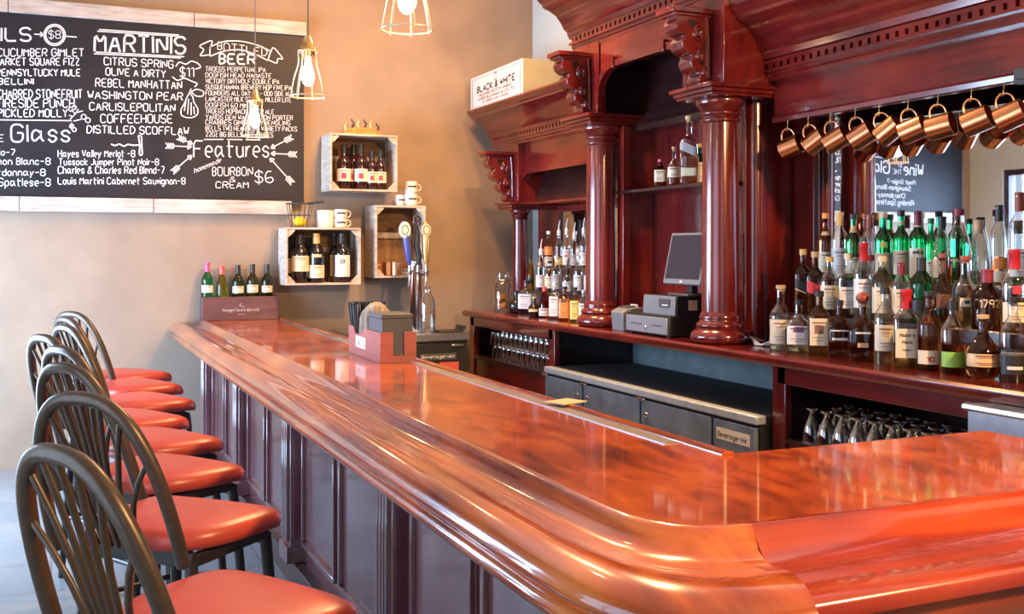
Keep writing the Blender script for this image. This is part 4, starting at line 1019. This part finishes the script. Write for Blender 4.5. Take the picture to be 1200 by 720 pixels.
BEERS = [('TROEGS PERPETUAL IPA', 311), ('DOGFISH HEAD NAMASTE', 318), ('VICTORY DIRTWOLF DOUBLE IPA', 327), ('SUSQUEHANNA BREWERY HOP FIVE IPA', 341), ('FOUNDERS ALL DAY IPA - ODD SIDE ALE', 344), ('LANCASTER MILK STOUT - MILLER LITE', 341),
         ('DOGFISH 60 MIN IPA', 302), ('TROEGS HOPBACK AMBER ALE', 321), ('YARDS GEN WASHINGTON PORTER', 343), ('CRABBIES GINGER - YUENGLING', 340), ('BELLS TWO HEARTED - VARIETY PACKS', 348), ('22OZ BIG BELLS - FEATURES', 320)]
line('chalk_list', [(t, 241, e, 83.5 + i * 7.05 - (1 if i > 8 else 0), 78 + i * 7.05 - (1 if i > 8 else 0), .0066, 1) for i, (t, e) in enumerate(BEERS)])
line('chalk_heading', [('Features', 227, 315, 184, 165, .017)])
line('chalk_list', [('homemade', 228, 259, 203, 197, .007, -13), ('BOURBON', 249, 296, 206, 196, .010), ('&', 269, 276, 213, 207, .007), ('CREAM', 253, 291, 220.5, 213, .010), ('$6', 299, 320, 214, 201, .013)])
circ = lambda cx, cy, r, n=18: [(cx + r * math.cos(2 * PI * k / n), cy + r * math.sin(2 * PI * k / n)) for k in range(n + 1)]
draw('chalk_drawing', [circ(64, 41, 10.5), circ(64, 41, 12.5), [(40, 40), (51, 40.5)], [(77, 42.5), (90, 43.5)], [(47, 37.5), (51, 40.5), (47, 43)]])
for q_ in ([[(116, 34.5), (210, 41)], [(114, 36.5), (208, 42.5)], [(112, 61), (216, 66.5)], [(110, 63), (212, 68)], [(0, 140.5), (84, 141.5)], [(239, 163.5), (262, 163.5)], [(266, 163.5), (284, 163.7)], [(288, 163.7), (305, 164)]]): draw('chalk_rule', [q_], .008)
draw('chalk_drawing', [[(222, 109), (219, 114), (216, 122), (212, 128), (212, 135), (218, 138), (226, 138), (232, 134), (232, 127), (227, 120), (226, 113), (222, 109)], [(222, 109), (224, 104)], [(224, 108), (230, 104), (239, 107), (238, 113), (230, 113), (224, 108)],
                       [(218, 118), (216, 130)], [(221, 116), (220, 134)], [(224, 120), (224, 135)], [(227, 125), (228, 134)]], .008)
draw('chalk_drawing', [[(206, 78), (210, 72), (218, 76), (224, 71), (232, 74), (236, 79), (229, 81)], [(202, 90), (208, 95), (216, 91), (224, 95), (232, 98), (228, 102)]], .009)
draw('chalk_drawing', [[(162, 159), (164, 170), (163, 182), (167, 182), (166, 170), (166, 159), (162, 159)], [(130, 169), (135, 171), (140, 168.5), (145, 172), (150, 169), (156, 170.5), (163, 170)]], .010)
draw('chalk_drawing', [[(82, 140), (88, 134), (92, 128)], [(88, 134), (84, 128)], [(90, 132), (97, 130)], [(86, 137), (81, 135)], circ(83, 128, 2.5, 8), circ(87, 126, 2.5, 8), circ(98, 137, 3, 8), circ(103, 141, 3, 8), [(84, 144), (84, 152)], [(86, 142), (95, 140)], circ(84, 148, 2.5, 8), circ(87, 152, 2.5, 8)], .007)
draw('chalk_banner', [[(246, 55), (262, 48), (283, 48), (303, 53), (317, 60)], [(246, 66), (264, 59), (283, 58), (300, 64), (314, 71)], [(246, 55), (246, 66)], [(317, 60), (314, 71)], [(246, 57), (250, 46), (232, 54), (240, 58), (233, 66), (246, 64)], [(317, 62), (320, 54), (333, 70), (325, 68), (325, 75), (314, 70)]], .009)
def arrow(a, b, fl=True):
    dx, dy = b[0] - a[0], b[1] - a[1]; L = math.hypot(dx, dy); dx /= L; dy /= L; nx, ny = -dy, dx
    out = [[a, b], [(b[0] - 5 * dx + 3 * nx, b[1] - 5 * dy + 3 * ny), b, (b[0] - 5 * dx - 3 * nx, b[1] - 5 * dy - 3 * ny), (b[0] - 5 * dx + 3 * nx, b[1] - 5 * dy + 3 * ny)]]
    for k in range(4):
        q = (a[0] + (k * 2.6) * dx, a[1] + (k * 2.6) * dy)
        out += [[q, (q[0] - 3 * dx + 3.4 * nx, q[1] - 3 * dy + 3.4 * ny)], [q, (q[0] - 3 * dx - 3.4 * nx, q[1] - 3 * dy - 3.4 * ny)]]
    return out
for a, b in (((197, 171), (225, 172)), ((211, 162), (226, 169)), ((204, 200), (225, 182)), ((340, 162), (317, 174)), ((345, 181), (317, 180)), ((341, 213), (316, 185))):
    draw('chalk_arrow', [list(q) for q in arrow(a, b)], .008)

# ================================================================== PENDANT LAMPS
def pendant(label, u, Y, zb):
    X = xat(u, Y)
    root = thing('pendant_lamp', label, 'lamp', (X, Y, zb), 0, 'caged bulb pendant lamps over the bar')
    MB().tube([(0, 0, .245), (0, 0, ZC - zb)], .004, 6).build('cord', 'cord', root)
    MB().lathe([(.012, .30), (.022, .285), (.030, .262), (.032, .245), (.048, .238), (.050, .228), (.034, .222), (.030, .195), (.022, .19)], 24).build('socket', 'brass', root, smooth=45)
    cg = MB(); n = 7
    for z, r in ((.0, .086), (.222, .049)):
        cg.tube([(r * math.cos(2 * PI * k / 28), r * math.sin(2 * PI * k / 28), z) for k in range(28)], .0036, 6, True)
    for k in range(n):
        a = 2 * PI * k / n + .2
        cg.tube([(r * math.cos(a), r * math.sin(a), z) for r, z in ((.086, -.008), (.080, .03), (.070, .085), (.062, .115), (.050, .15), (.047, .18), (.049, .225))], .003, 6)
    cg.build('wire_cage', 'cage', root, smooth=60)
    MB().lathe([(.001, .050), (.012, .053), (.024, .066), (.031, .088), (.030, .11), (.022, .14), (.015, .165), (.013, .20)], 20).build('bulb', 'bulb', root, smooth=60)
    return root
pendant('caged brass pendant lamp with lit bulb, farthest and in front of the chalkboard', 299, 6.94, 2.345)
pendant('caged brass pendant lamp with lit bulb, middle one at the chalkboard\'s right edge', 361, 5.27, 2.38)
pendant('caged brass pendant lamp with lit bulb, nearest and cut by the top of the photo', 477, 3.39, 2.35)

# ================================================================== CRATES on the wall
def crate(label, x0, x1, z0, z1, upright=False):
    D = .33; w_, h_ = x1 - x0, z1 - z0
    root = thing('wooden_crate', label, 'crate', (x0, YB - .003 - D, z0), 0, 'whitewashed crates used as wall shelves')
    t = .016
    MB().box(0, w_, D - .012, D, 0, h_).build('back_board', 'crate_in', root, smooth=0)
    def slats(name, f):
        n = 3
        for k in range(n):
            a = k * D / n + .004; b_ = (k + 1) * D / n - .004
            f(a, b_)
    fr = []
    for k in range(3):
        a = k * (D - .012) / 3; b_ = (k + 1) * (D - .012) / 3 - .010
        MB().box(0, w_, a, b_, 0, t).build('bottom_slat', 'crate', root, bevel=.002)
        MB().box(0, w_, a, b_, h_ - t, h_).build('top_slat', 'crate', root, bevel=.002)
        MB().box(0, t, a, b_, t, h_ - t).build('side_slat', 'crate', root, bevel=.002)
        MB().box(w_ - t, w_, a, b_, t, h_ - t).build('side_slat', 'crate', root, bevel=.002)
    g = .058
    for sx in (0, 1):
        for sz in (0, 1):
            P = [(t, t), (t + g, t), (t + g, t + .012), (t + .012, t + g), (t, t + g)]
            P = [(w_ - a if sx else a, h_ - b if sz else b) for a, b in P]
            MB().prism(P, .008, .026, 'y').build('corner_block', 'crate', root, bevel=.002)
    MB().box(t, w_ - t, D - .030, D - .0125, h_ * .55, h_ * .55 + .05).build('inner_batten', 'crate', root, bevel=.002)
    return root
CRY = YB - .003 - .33
c1 = (xat(387, CRY), xat(466, CRY), 2.085, 2.545); c2 = (xat(335, CRY), xat(423, CRY), 1.335, 1.79); c3 = (xat(440, CRY), xat(499, CRY), 1.385, 1.975)
crate('whitewashed crate high on the wall holding five red-brown bottles', *c1)
crate('whitewashed crate low on the wall holding dark wine bottles', *c2)
crate('upright whitewashed crate behind the beer taps holding copper mugs', *c3)
G4 = 'bottles in the upper wall crate'
zc1 = c1[2] + .016
for (u, vt, wp, lb_) in ((403, 170, 17, 'dark red bottle with cream label at the left of the upper crate'), (414.5, 170, 17, 'dark red bottle second from left in the upper crate'), (423, 170, 17, 'dark red bottle in the centre of the upper crate'),
                         (436, 177, 14, 'shorter dark bottle left of its twin in the upper crate'), (446, 177, 14, 'shorter dark bottle at the right of the upper crate')):
    Y = CRY + (.10 if vt == 170 else .085) + (.075 if u == 414.5 else 0)
    X = xat(u, Y); d = dep(X, Y)
    bottle('liqueur_bottle', lb_, G4, (X, Y, zc1), zat(vt, X, Y) - zc1, wp * d / FPX / 2, kind='wine', body='g_winered', cap='c_black', capstyle='foil', lab=[('l_cream' if vt > 170 else 'l_white', .18, .46, 1.2), ('l_red', .24, .36, .35)], rz=-.25)
G5 = 'wine bottles in the lower wall crate'
zc2 = c2[2] + .016
for (u, vt, wp, yo, lb_, lab, cap_) in ((343, 275, 17, .20, 'dark wine bottle at the back left of the lower crate', [('l_cream', .2, .5)], 'c_black'),
    (352, 275, 20, .09, 'dark wine bottle with wide yellow-cream label at the left of the lower crate', [('l_cream', .24, .56, 1.3)], 'c_black'),
    (362, 278, 17, .22, 'dark bottle behind the gold-foil bottle in the lower crate', [('l_cream', .25, .45)], 'c_black'),
    (371, 274, 19, .08, 'dark sparkling bottle with gold foil neck and low cream label', [('l_cream', .10, .36), ('l_tan', .52, .58, .6)], 'c_gold'),
    (392, 274, 15, .21, 'dark wine bottle with orange side label behind the white label one', [('l_tan', .12, .56, .8)], 'c_black'),
    (401, 274, 20, .09, 'dark wine bottle with white monogram label at the right of the lower crate', [('l_white', .12, .56, 1.0)], 'c_black')):
    Y = CRY + yo; X = xat(u, Y); d = dep(X, Y)
    bottle('wine_bottle', lb_, G5, (X, Y, zc2), min(zat(vt, X, Y), c2[3] - .03) - zc2, wp * d / FPX / 2, kind='wine', body='g_dark', cap=cap_, capstyle='foil', lab=lab, rz=-.2, mark=[('B', 'ink', .40, .03, .03, .006)] if 'monogram' in lb_ else None)
# things on top of the crates
def stache(root, R, z0, Hh, ang):
    mb = MB()
    def fm(x, z):
        a = ang + x / R; return ((R + .0012) * math.cos(a), (R + .0012) * math.sin(a), z0 + z)
    for sg in (-1, 1):
        ribbon(mb, [(0, 0), (sg * .014, .006), (sg * .026, 0), (sg * .036, .007)], .013, fm)
    mb.build('mustache_print', 'ink', root, smooth=0, recalc=False)
def cup(label, loc, R, H, rz, group, st=True):
    root = thing('mustache_mug', label, 'mug', loc, rz, group)
    MB().lathe([(R * .8, 0), (R * .93, .006), (R, .02), (R, H), (R - .004, H), (R - .004, .02), (.0005, .012)], 24, cap=False).lathe([(.0005, .0), (R * .8, .0)], 24, cap=False).build('cup', 'white', root, smooth=50)
    pts = [(R - .002 + .036 * math.sin(a), 0, H * .52 + .028 * math.cos(a)) for a in [PI * k / 10 for k in range(11)]]
    MB().tube(pts, .0055, 8).build('handle', 'white', root, smooth=60)
    if st: stache(root, R, H * .55, H, -PI / 2 - rz - .1)
    return root
GM = 'white mustache mugs on the wall crates'
ym = CRY + .10; hM = .074
xm = xat(399, ym)
cup('white mustache mug, lower of the stack on the low crate', (xm, ym, c2[3]), .054, hM, .15, GM); cup('white mustache mug, upper of the stack on the low crate', (xm, ym, c2[3] + hM), .054, hM, .15, GM)
xm = xat(482, ym)
cup('white mustache mug, lower of the stack on the upright crate', (xm, ym, c3[3]), .054, .102, .1, GM); cup('white mustache mug, upper of the stack on the upright crate', (xm, ym, c3[3] + .102), .054, .102, .1, GM)
cup('white mustache mug left of the stack on the upright crate, handle hidden', (xat(470.5, ym + .12), ym + .12, c3[3]), .050, .095, 1.9, GM)
xw = xat(381, ym + .02)
tag(MB().lathe([(.062, 0), (.066, .005), (.066, .135), (.062, .14), (.060, .135), (.060, .01), (.0005, .008)], 28, cap=False).build('white_canister', 'white', loc=(xw, ym + .02, c2[3]), smooth=50), 'plain white ceramic canister between the lemon basket and the mugs', 'canister')
xb = xat(351, ym)
bk = thing('wire_basket', 'black wire basket with long handle on the low crate', 'basket', (xb, ym, c2[3]))
wb = MB()
for z, rx, ry in ((.004, .068, .06), (.10, .088, .08), (.19, .105, .095)):
    wb.tube([(rx * math.cos(2 * PI * k / 28), ry * math.sin(2 * PI * k / 28), z) for k in range(28)], .003 if z < .18 else .005, 6, True)
for k in range(14):
    a = 2 * PI * k / 14
    wb.tube([(.068 * math.cos(a), .06 * math.sin(a), .004), (.105 * math.cos(a), .095 * math.sin(a), .19)], .0022, 5)
for k in range(-2, 3): wb.tube([(-.066, k * .02, .004), (.066, k * .02, .004)], .0022, 5)
wb.build('basket_wires', 'wire', bk, smooth=60)
MB().tube([(.04, -.095, .192), (.10, -.12, .198), (.165, -.12, .206)], [.005, .012, .013], 8).build('handle', 'wire', bk, smooth=60)
le = MB().lathe([(.001, -.056), (.010, -.054), (.026, -.044), (.040, -.022), (.042, 0), (.038, .024), (.025, .042), (.012, .050), (.007, .058), (.001, .06)], 20, TR((0, 0, 0), (0, PI / 2, .3)))
tag(le.build('lemon', 'lemon', loc=(xb + .002, ym - .005, c2[3] + .0475), smooth=60), 'yellow lemon in the wire basket on the low crate', 'lemon')
for i, (u, yo, rz) in enumerate(((455, .10, -.1), (463, .16, .0))):
    Y = CRY + yo + .02
    if i == 0: X = xat(455, Y)
    else: X = xat(470, Y)
    m_ = dup(mug0, (X, Y, c3[2] + .0165), [PI + 0.2, .2][i], ['copper mug standing at the left in the upright crate', 'copper mug with handle to the right in the upright crate'][i]); m_.rotation_euler = (0, 0, [PI + .2, .2][i]); m_['group'] = 'copper mugs in the upright crate'
m_ = dup(mug0, (xat(463, CRY + .10), CRY + .07, c3[2] + .0165), -.1, 'copper mug in front of the other two in the upright crate'); m_.rotation_euler = (0, 0, -.1); m_['group'] = 'copper mugs in the upright crate'
# carved holder on the upper crate
xh = xat(424, ym)
hd = thing('wooden_holder', 'carved orange-brown wooden rack with curled pegs on top of the upper crate', 'rack', (xh, ym, c1[3]))
MB().prism([(-.16, 0), (.16, 0), (.155, .03), (.11, .052), (.05, .062), (-.05, .062), (-.11, .052), (-.155, .03)], -.02, .02, 'y').build('base', plain('oak', (0.62, 0.25, 0.07), .5, vary=.3, scale=30), hd, bevel=.004)
for k in range(6):
    x = -.13 + k * .052; z0 = .03 if k in (0, 5) else .055
    MB().tube([(x, 0, z0)] + [(x + .014 * math.sin(t) * (1 if k % 2 else -1), 0, z0 + .025 + .018 * t / 2) for t in [.5, 1.2, 2.0, 2.8, 3.6]] + [(x - .008, 0, z0 + .075)], [.010, .009, .008, .007, .007, .006, .005], 8).build('peg', 'dark_wood' if k % 2 else 'gold', hd, smooth=60)

# ================================================================== THINGS ON THE BAR
wbx = thing('wine_box', 'dark plum wooden display box with white lettering on the far end of the bar', 'box', (1.07, 8.50, ZT))
bw, bd_, bh = .585, .145, .185
MB().box(0, bw, 0, .012, 0, bh).build('front_board', 'wine_box', wbx, bevel=.003)
MB().box(0, bw, bd_ - .012, bd_, 0, bh).build('back_board', 'wine_box', wbx, bevel=.002)
MB().box(0, .012, .012, bd_ - .012, 0, bh).build('side_board', 'wine_box', wbx, bevel=.002); MB().box(bw - .012, bw, .012, bd_ - .012, 0, bh).build('side_board', 'wine_box', wbx, bevel=.002)
MB().box(.012, bw - .012, .012, bd_ - .012, .085, .10).build('inner_floor', 'wine_box', wbx, smooth=0)
MB().box(.0, bw * .62, bd_ + .001, bd_ + .004, 0, .40).build('acrylic_panel', 'acrylic', wbx, smooth=0)
mb = MB(); write(mb, "Hungerford's Barrels", lambda x, z: (bw / 2 + x, -.001, .072 + z), .020, .28, .0035, center=True, jit=.03)
ribbon(mb, [(-.012, .11), (0, .135), (-.004, .115), (.01, .108), (.03, .106)], .004, lambda x, z: (bw / 2 + x, -.001, z)); ribbon(mb, [(-.02, .047), (.03, .047)], .003, lambda x, z: (bw / 2 + x, -.001, z))
mb.build('lettering', 'l_grey', wbx, smooth=0, recalc=False)
G6 = 'wine bottles in the display box on the bar'
for (u, vt, kind, body, cap_, lab, lb_) in ((243, 308, 'wine', 'g_green', 'c_pink', [('l_white', .34, .50)], 'green wine bottle with pink foil at the left of the display box'), (260, 312, 'burgundy', 'g_yellow', 'c_coral', [], 'yellow-green slope-shouldered bottle with coral foil in the display box'),
    (279, 311, 'wine', 'g_olive', 'c_black', [('l_cream', .34, .50)], 'olive wine bottle with black foil in the middle of the display box'), (296, 310, 'wine', 'g_olive', 'c_black', [('l_cream', .34, .52)], 'olive wine bottle second from the right in the display box'), (313, 310, 'wine', 'g_olive', 'c_black', [('l_cream', .34, .50)], 'olive wine bottle at the right end of the display box')):
    Y = 8.572; X = xat(u, Y); z0 = ZT + .1005
    bottle('wine_bottle', lb_, G6, (X, Y, z0), zat(vt, X, Y) - z0, .046, kind=kind, body=body, cap=cap_, capstyle='foil', lab=lab, rz=-.15)
# napkin caddy
cx0, cx1, cy0, cy1 = 1.495, 1.70, 5.02, 5.62
cx1 = 1.655
xo = 1.47
cdy = thing('napkin_caddy', 'red-brown wooden napkin and straw caddy on the bar', 'caddy', (xo, cy0, ZT))
cw, cl, chh = .185, .60, .150; t = .010
MB().prism([(0, 0), (cw, 0), (cw, chh), (cw * .66, chh), (cw * .66, .035), (cw * .36, .035), (cw * .36, chh), (0, chh)], 0, t, 'y').build('front_board', 'caddy', cdy, bevel=.0015)
for x in (0, cw - t):
    MB().prism([(t, 0), (cl, 0), (cl, chh), (cl - .10, chh), (cl - .13, chh - .035), (cl - .26, chh - .035), (cl - .30, chh), (t, chh)], x, x + t, 'x').build('side_board', 'caddy', cdy, bevel=.0015)
MB().box(t, cw - t, cl - t, cl, 0, chh).box(t, cw - t, .26, .27, 0, chh - .01).build('cross_board', 'caddy', cdy, bevel=.0015)
MB().box(t, cw - t, t, cl - t, 0, .010).build('bottom', 'caddy', cdy, smooth=0)
st = MB().box(-.0015, -.0002, .26, .45, .045, .105).build('sticker', 'paper', cdy, smooth=0)
mb = MB()
for k in range(4): ribbon(mb, [(.29 + k * .04, .055), (.295 + k * .04, .075), (.285 + k * .04, .095)], .010, lambda a, z: (-.0022, a, z))
mb.build('sticker_print', 'l_grey', st, smooth=0, recalc=False)
nb = thing('napkin_dispenser', 'dark grey lidded napkin box sitting in the front of the caddy', 'dispenser', (xo + t + .002, cy0 + t + .002, ZT + .0105))
MB().box(0, .158, 0, .235, 0, .205).build('box', 'grey_dark', nb, bevel=.003)
MB().box(-.003, .161, -.001, .238, .205, .228).build('lid', 'grey_dark', nb, bevel=.004)
sp_ = tag(None or MB().build('straw_bundle', 'black'), 'bundle of black straws standing in the back of the caddy', 'straws', kind='stuff') if False else None
sm = MB(); random.seed(3)
for k in range(170):
    x, y = random.uniform(.020, .162), random.uniform(.47, .578)
    lx, ly = (x - .09) * .25 + random.uniform(-.008, .008), random.uniform(-.01, .05)
    sm.tube([(x, y, .0105), (x + lx, y + ly, .265 + random.uniform(-.01, .015))], .0045, 6)
o = sm.build('drinking_straws', 'black', loc=(xo, cy0, ZT), smooth=60); tag(o, 'bundle of black straws standing at the back of the caddy', 'straws', kind='stuff')
sm = MB()
for k in range(6): sm.tube([(.022 + .004 * k, .475 + .004 * k, .0105), (.016 + .004 * k, .475 + .006 * k, .262)], .0036, 6)
o = sm.build('drinking_straws', 'grey_plastic', loc=(xo, cy0, ZT), smooth=60); tag(o, 'few pale straws beside the black straws in the caddy', 'straws', kind='stuff')
# crumpled bar towel
bm = bmesh.new(); bmesh.ops.create_icosphere(bm, subdivisions=5, radius=1)
from mathutils import noise
for v in bm.verts:
    p = v.co.copy(); a = math.atan2(p.y, p.x)
    fold = .12 * math.sin(a * 9 + 2.5 * p.z) * (1 - max(0, p.z)) + .10 * noise.noise(p * 3.0) + .05 * noise.noise(p * 8)
    v.co = Vector((p.x * (.075) * (1 + fold), p.y * .10 * (1 + fold), p.z * .105 * (1 + fold * .6)))
    if p.x < -.3 and p.z < .2: v.co.x -= .03 * (.2 - p.z); v.co.z -= .10 * (-p.x - .3)
me = bpy.data.meshes.new('bar_towel'); bm.to_mesh(me); bm.free(); me.materials.append(M['cloth']); me.shade_smooth()
tw_ = bpy.data.objects.new('bar_towel', me); COL.objects.link(tw_); tw_.location = (xo + .093, cy0 + .385, ZT + .175); tag(tw_, 'crumpled grey and tan bar towel stuffed into the caddy', 'towel')
tag(MB().box(-.06, .06, -.05, .05, 0, .003).build('paper_slip', 'l_tan', loc=(1.686, 3.42, 1.0735), rz=.35, smooth=0), 'small tan paper slip on the back rim of the bar', 'paper')

# box on the left cornice
bz = 2.48 + .315
bxX, bY0, bY1 = 3.30, 7.62, 8.42
bo = thing('whisky_box', 'cream box lettered Black & White on top of the far cornice', 'box', (3.30, 7.62, bz))
Y0b, Y1b = yat(613, 3.30), yat(552, 3.30)
bo.location.y = Y0b; Lb = min(Y1b, 8.62) - Y0b; Hb = zat(68, 3.30, Y0b) - bz
MB().box(0, .34, 0, Lb, 0, Hb).build('carton', 'cardboard', bo, bevel=.002)
MB().box(-.002, -.0002, .0, Lb, 0, Hb).build('printed_front', 'paper', bo, smooth=0)
mb = MB()
fm = lambda x, z: (-.0032, Lb / 2 - x, z)
k_ = Lb / .60
write(mb, 'BLACK & WHITE', lambda x, z: fm(x, Hb * .50 + z), Hb * .17, Lb * .72, .013, center=True, jit=0)
mb.build('lettering', 'ink', bo, smooth=0, recalc=False); mb = MB()
for k in range(20):
    x = -Lb * .46 + k * Lb * .92 / 19
    for z in (Hb * .07, Hb * .92): ribbon(mb, [(x - .006, z), (x + .006, z)], .014, fm)
for k in range(1, 11):
    z = Hb * .07 + k * Hb * .85 / 11
    for x in (-Lb * .46, Lb * .46): ribbon(mb, [(x - .006, z), (x + .006, z)], .016, fm)
ribbon(mb, [(.032 * math.cos(2 * PI * k / 20), Hb * .80 + .030 * math.sin(2 * PI * k / 20)) for k in range(21)], .006, fm)
mb.build('dotted_border', 'ink', bo, smooth=0, recalc=False)
mb = MB()
write(mb, 'BLENDED SCOTCH WHISKY', lambda x, z: fm(x, Hb * .37 + z), Hb * .075, Lb * .62, .006, center=True, jit=0)
write(mb, 'JAMES BUCHANAN & CO LTD', lambda x, z: fm(x, Hb * .25 + z), Hb * .075, Lb * .70, .006, center=True, jit=0)
write(mb, 'GLASGOW AND LONDON', lambda x, z: fm(x, Hb * .15 + z), Hb * .05, Lb * .5, .005, center=True, jit=0)
mb.build('small_lettering', 'l_brown', bo, smooth=0, recalc=False)

# ================================================================== BAR STOOLS
def make_stool(label):
    root = thing('bar_stool', label, 'stool', group='bar stools along the bar')
    zs = .785
    # seat pad
    N = 48
    def outline(sc, z):
        pts = []
        for k in range(N):
            a = 2 * PI * k / N; e = 3.2
            c, s = math.cos(a), math.sin(a); q = (abs(c) ** e + abs(s) ** e) ** (-1 / e)
            x, y = .250 * q * c, .245 * q * s
            x *= 1 + .14 * y / .245
            dz = -.030 * max(0, (y * sc - .09) / .15) ** 2
            pts.append((x * sc, y * sc + .01, z + dz))
        return pts
    rings = [outline(.90, zs - .055), outline(.98, zs - .048), outline(1.0, zs - .030), outline(.99, zs - .012), outline(.95, zs + .003), outline(.85, zs + .012), outline(.6, zs + .017), outline(.3, zs + .019), outline(.02, zs + .019)]
    MB().loft(rings).build('seat', 'vinyl', root, smooth=60)
    MB().box(-.19, .19, -.19, -.165, zs - .10, zs - .055).box(-.19, .19, .165, .19, zs - .115, zs - .075).box(-.19, -.165, -.165, .165, zs - .10, zs - .062).box(.165, .19, -.165, .165, zs - .10, zs - .062).build('seat_frame', 'black_metal', root, bevel=.003)
    for sx in (-1, 1):
        for sy in (-1, 1):
            MB().tube([(sx * .18, sy * .18, zs - .075 - (.01 if sy > 0 else 0)), (sx * .20, sy * .205, .35), (sx * .215, sy * .225, 0)], [.020, .018, .016], 4 if False else 10).build('leg', 'black_metal', root, smooth=60)
    st = MB(); q = .204
    st.tube([(-q, -q, .30), (q, -q, .30)], .011, 8); st.tube([(-q, q, .26), (q, q, .26)], .011, 8); st.tube([(-q, -q, .30), (-q, q, .28)], .011, 8); st.tube([(q, -q, .30), (q, q, .28)], .011, 8)
    st.build('stretcher', 'black_metal', root, smooth=60)
    def hp(t):
        c, s = math.cos(t), math.sin(t)
        x = .235 * math.copysign(abs(c) ** .72, c); z = (zs - .06) + .48 * abs(s) ** .86
        y = -.28 - .15 * (z - zs + .06) / .48
        return (x, y, z)
    MB().tube([hp(PI * k / 40) for k in range(41)], .0205, 12).build('back_hoop', 'bronze', root, smooth=60)
    for k in range(-3, 4):
        # bottom close together, flaring to the hoop
        xb = k * .026; xt = k * .066
        # find hoop height at xt
        best = min((abs(hp(PI * j / 200)[0] - xt), hp(PI * j / 200)) for j in range(30, 171))[1]
        pts = [(xb, -.28, zs - .03)]
        zt_ = best[2]
        for f in (.25, .5, .75, 1.0):
            z = zs - .03 + (zt_ - zs + .03) * f
            x = xb + (xt - xb) * (f ** 2.2)
            pts.append((x, -.28 - .15 * (z - zs + .06) / .48, z))
        MB().tube(pts, .0085, 8).build('spindle', 'bronze', root, smooth=60)
    return root
STOOLS = [ # tip X, tip Y (front right corner), facing angle from the wall direction
 (.70, 2.48, 60, 'nearest bar stool with coral seat, cut by the bottom of the photo'), (.71, 3.49, 46, 'second nearest bar stool with broad bronze hoop back'), (.72, 4.22, 56, 'third bar stool from the near end'), (.73, 4.86, 62, 'fourth bar stool from the near end'),
 (.66, 5.53, 62, 'fifth bar stool from the near end, seat hidden behind the nearer backs'), (.765, 6.15, 66, 'sixth bar stool, third from the back wall'), (.775, 6.86, 66, 'seventh bar stool, second from the back wall'), (.78, 7.58, 52, 'last bar stool next to the back wall')]
s0 = None
for (tx_, ty_, a, lb_) in STOOLS:
    an = R_(a); f = Vector((math.sin(an), math.cos(an), 0)); r = Vector((math.cos(an), -math.sin(an), 0))
    cpos = Vector((tx_, ty_, 0)) - f * .235 - r * .23
    if s0 is None: s0 = make_stool(lb_); s0.location = cpos; s0.rotation_euler = (0, 0, -an)
    else: dup(s0, cpos, -an, lb_)
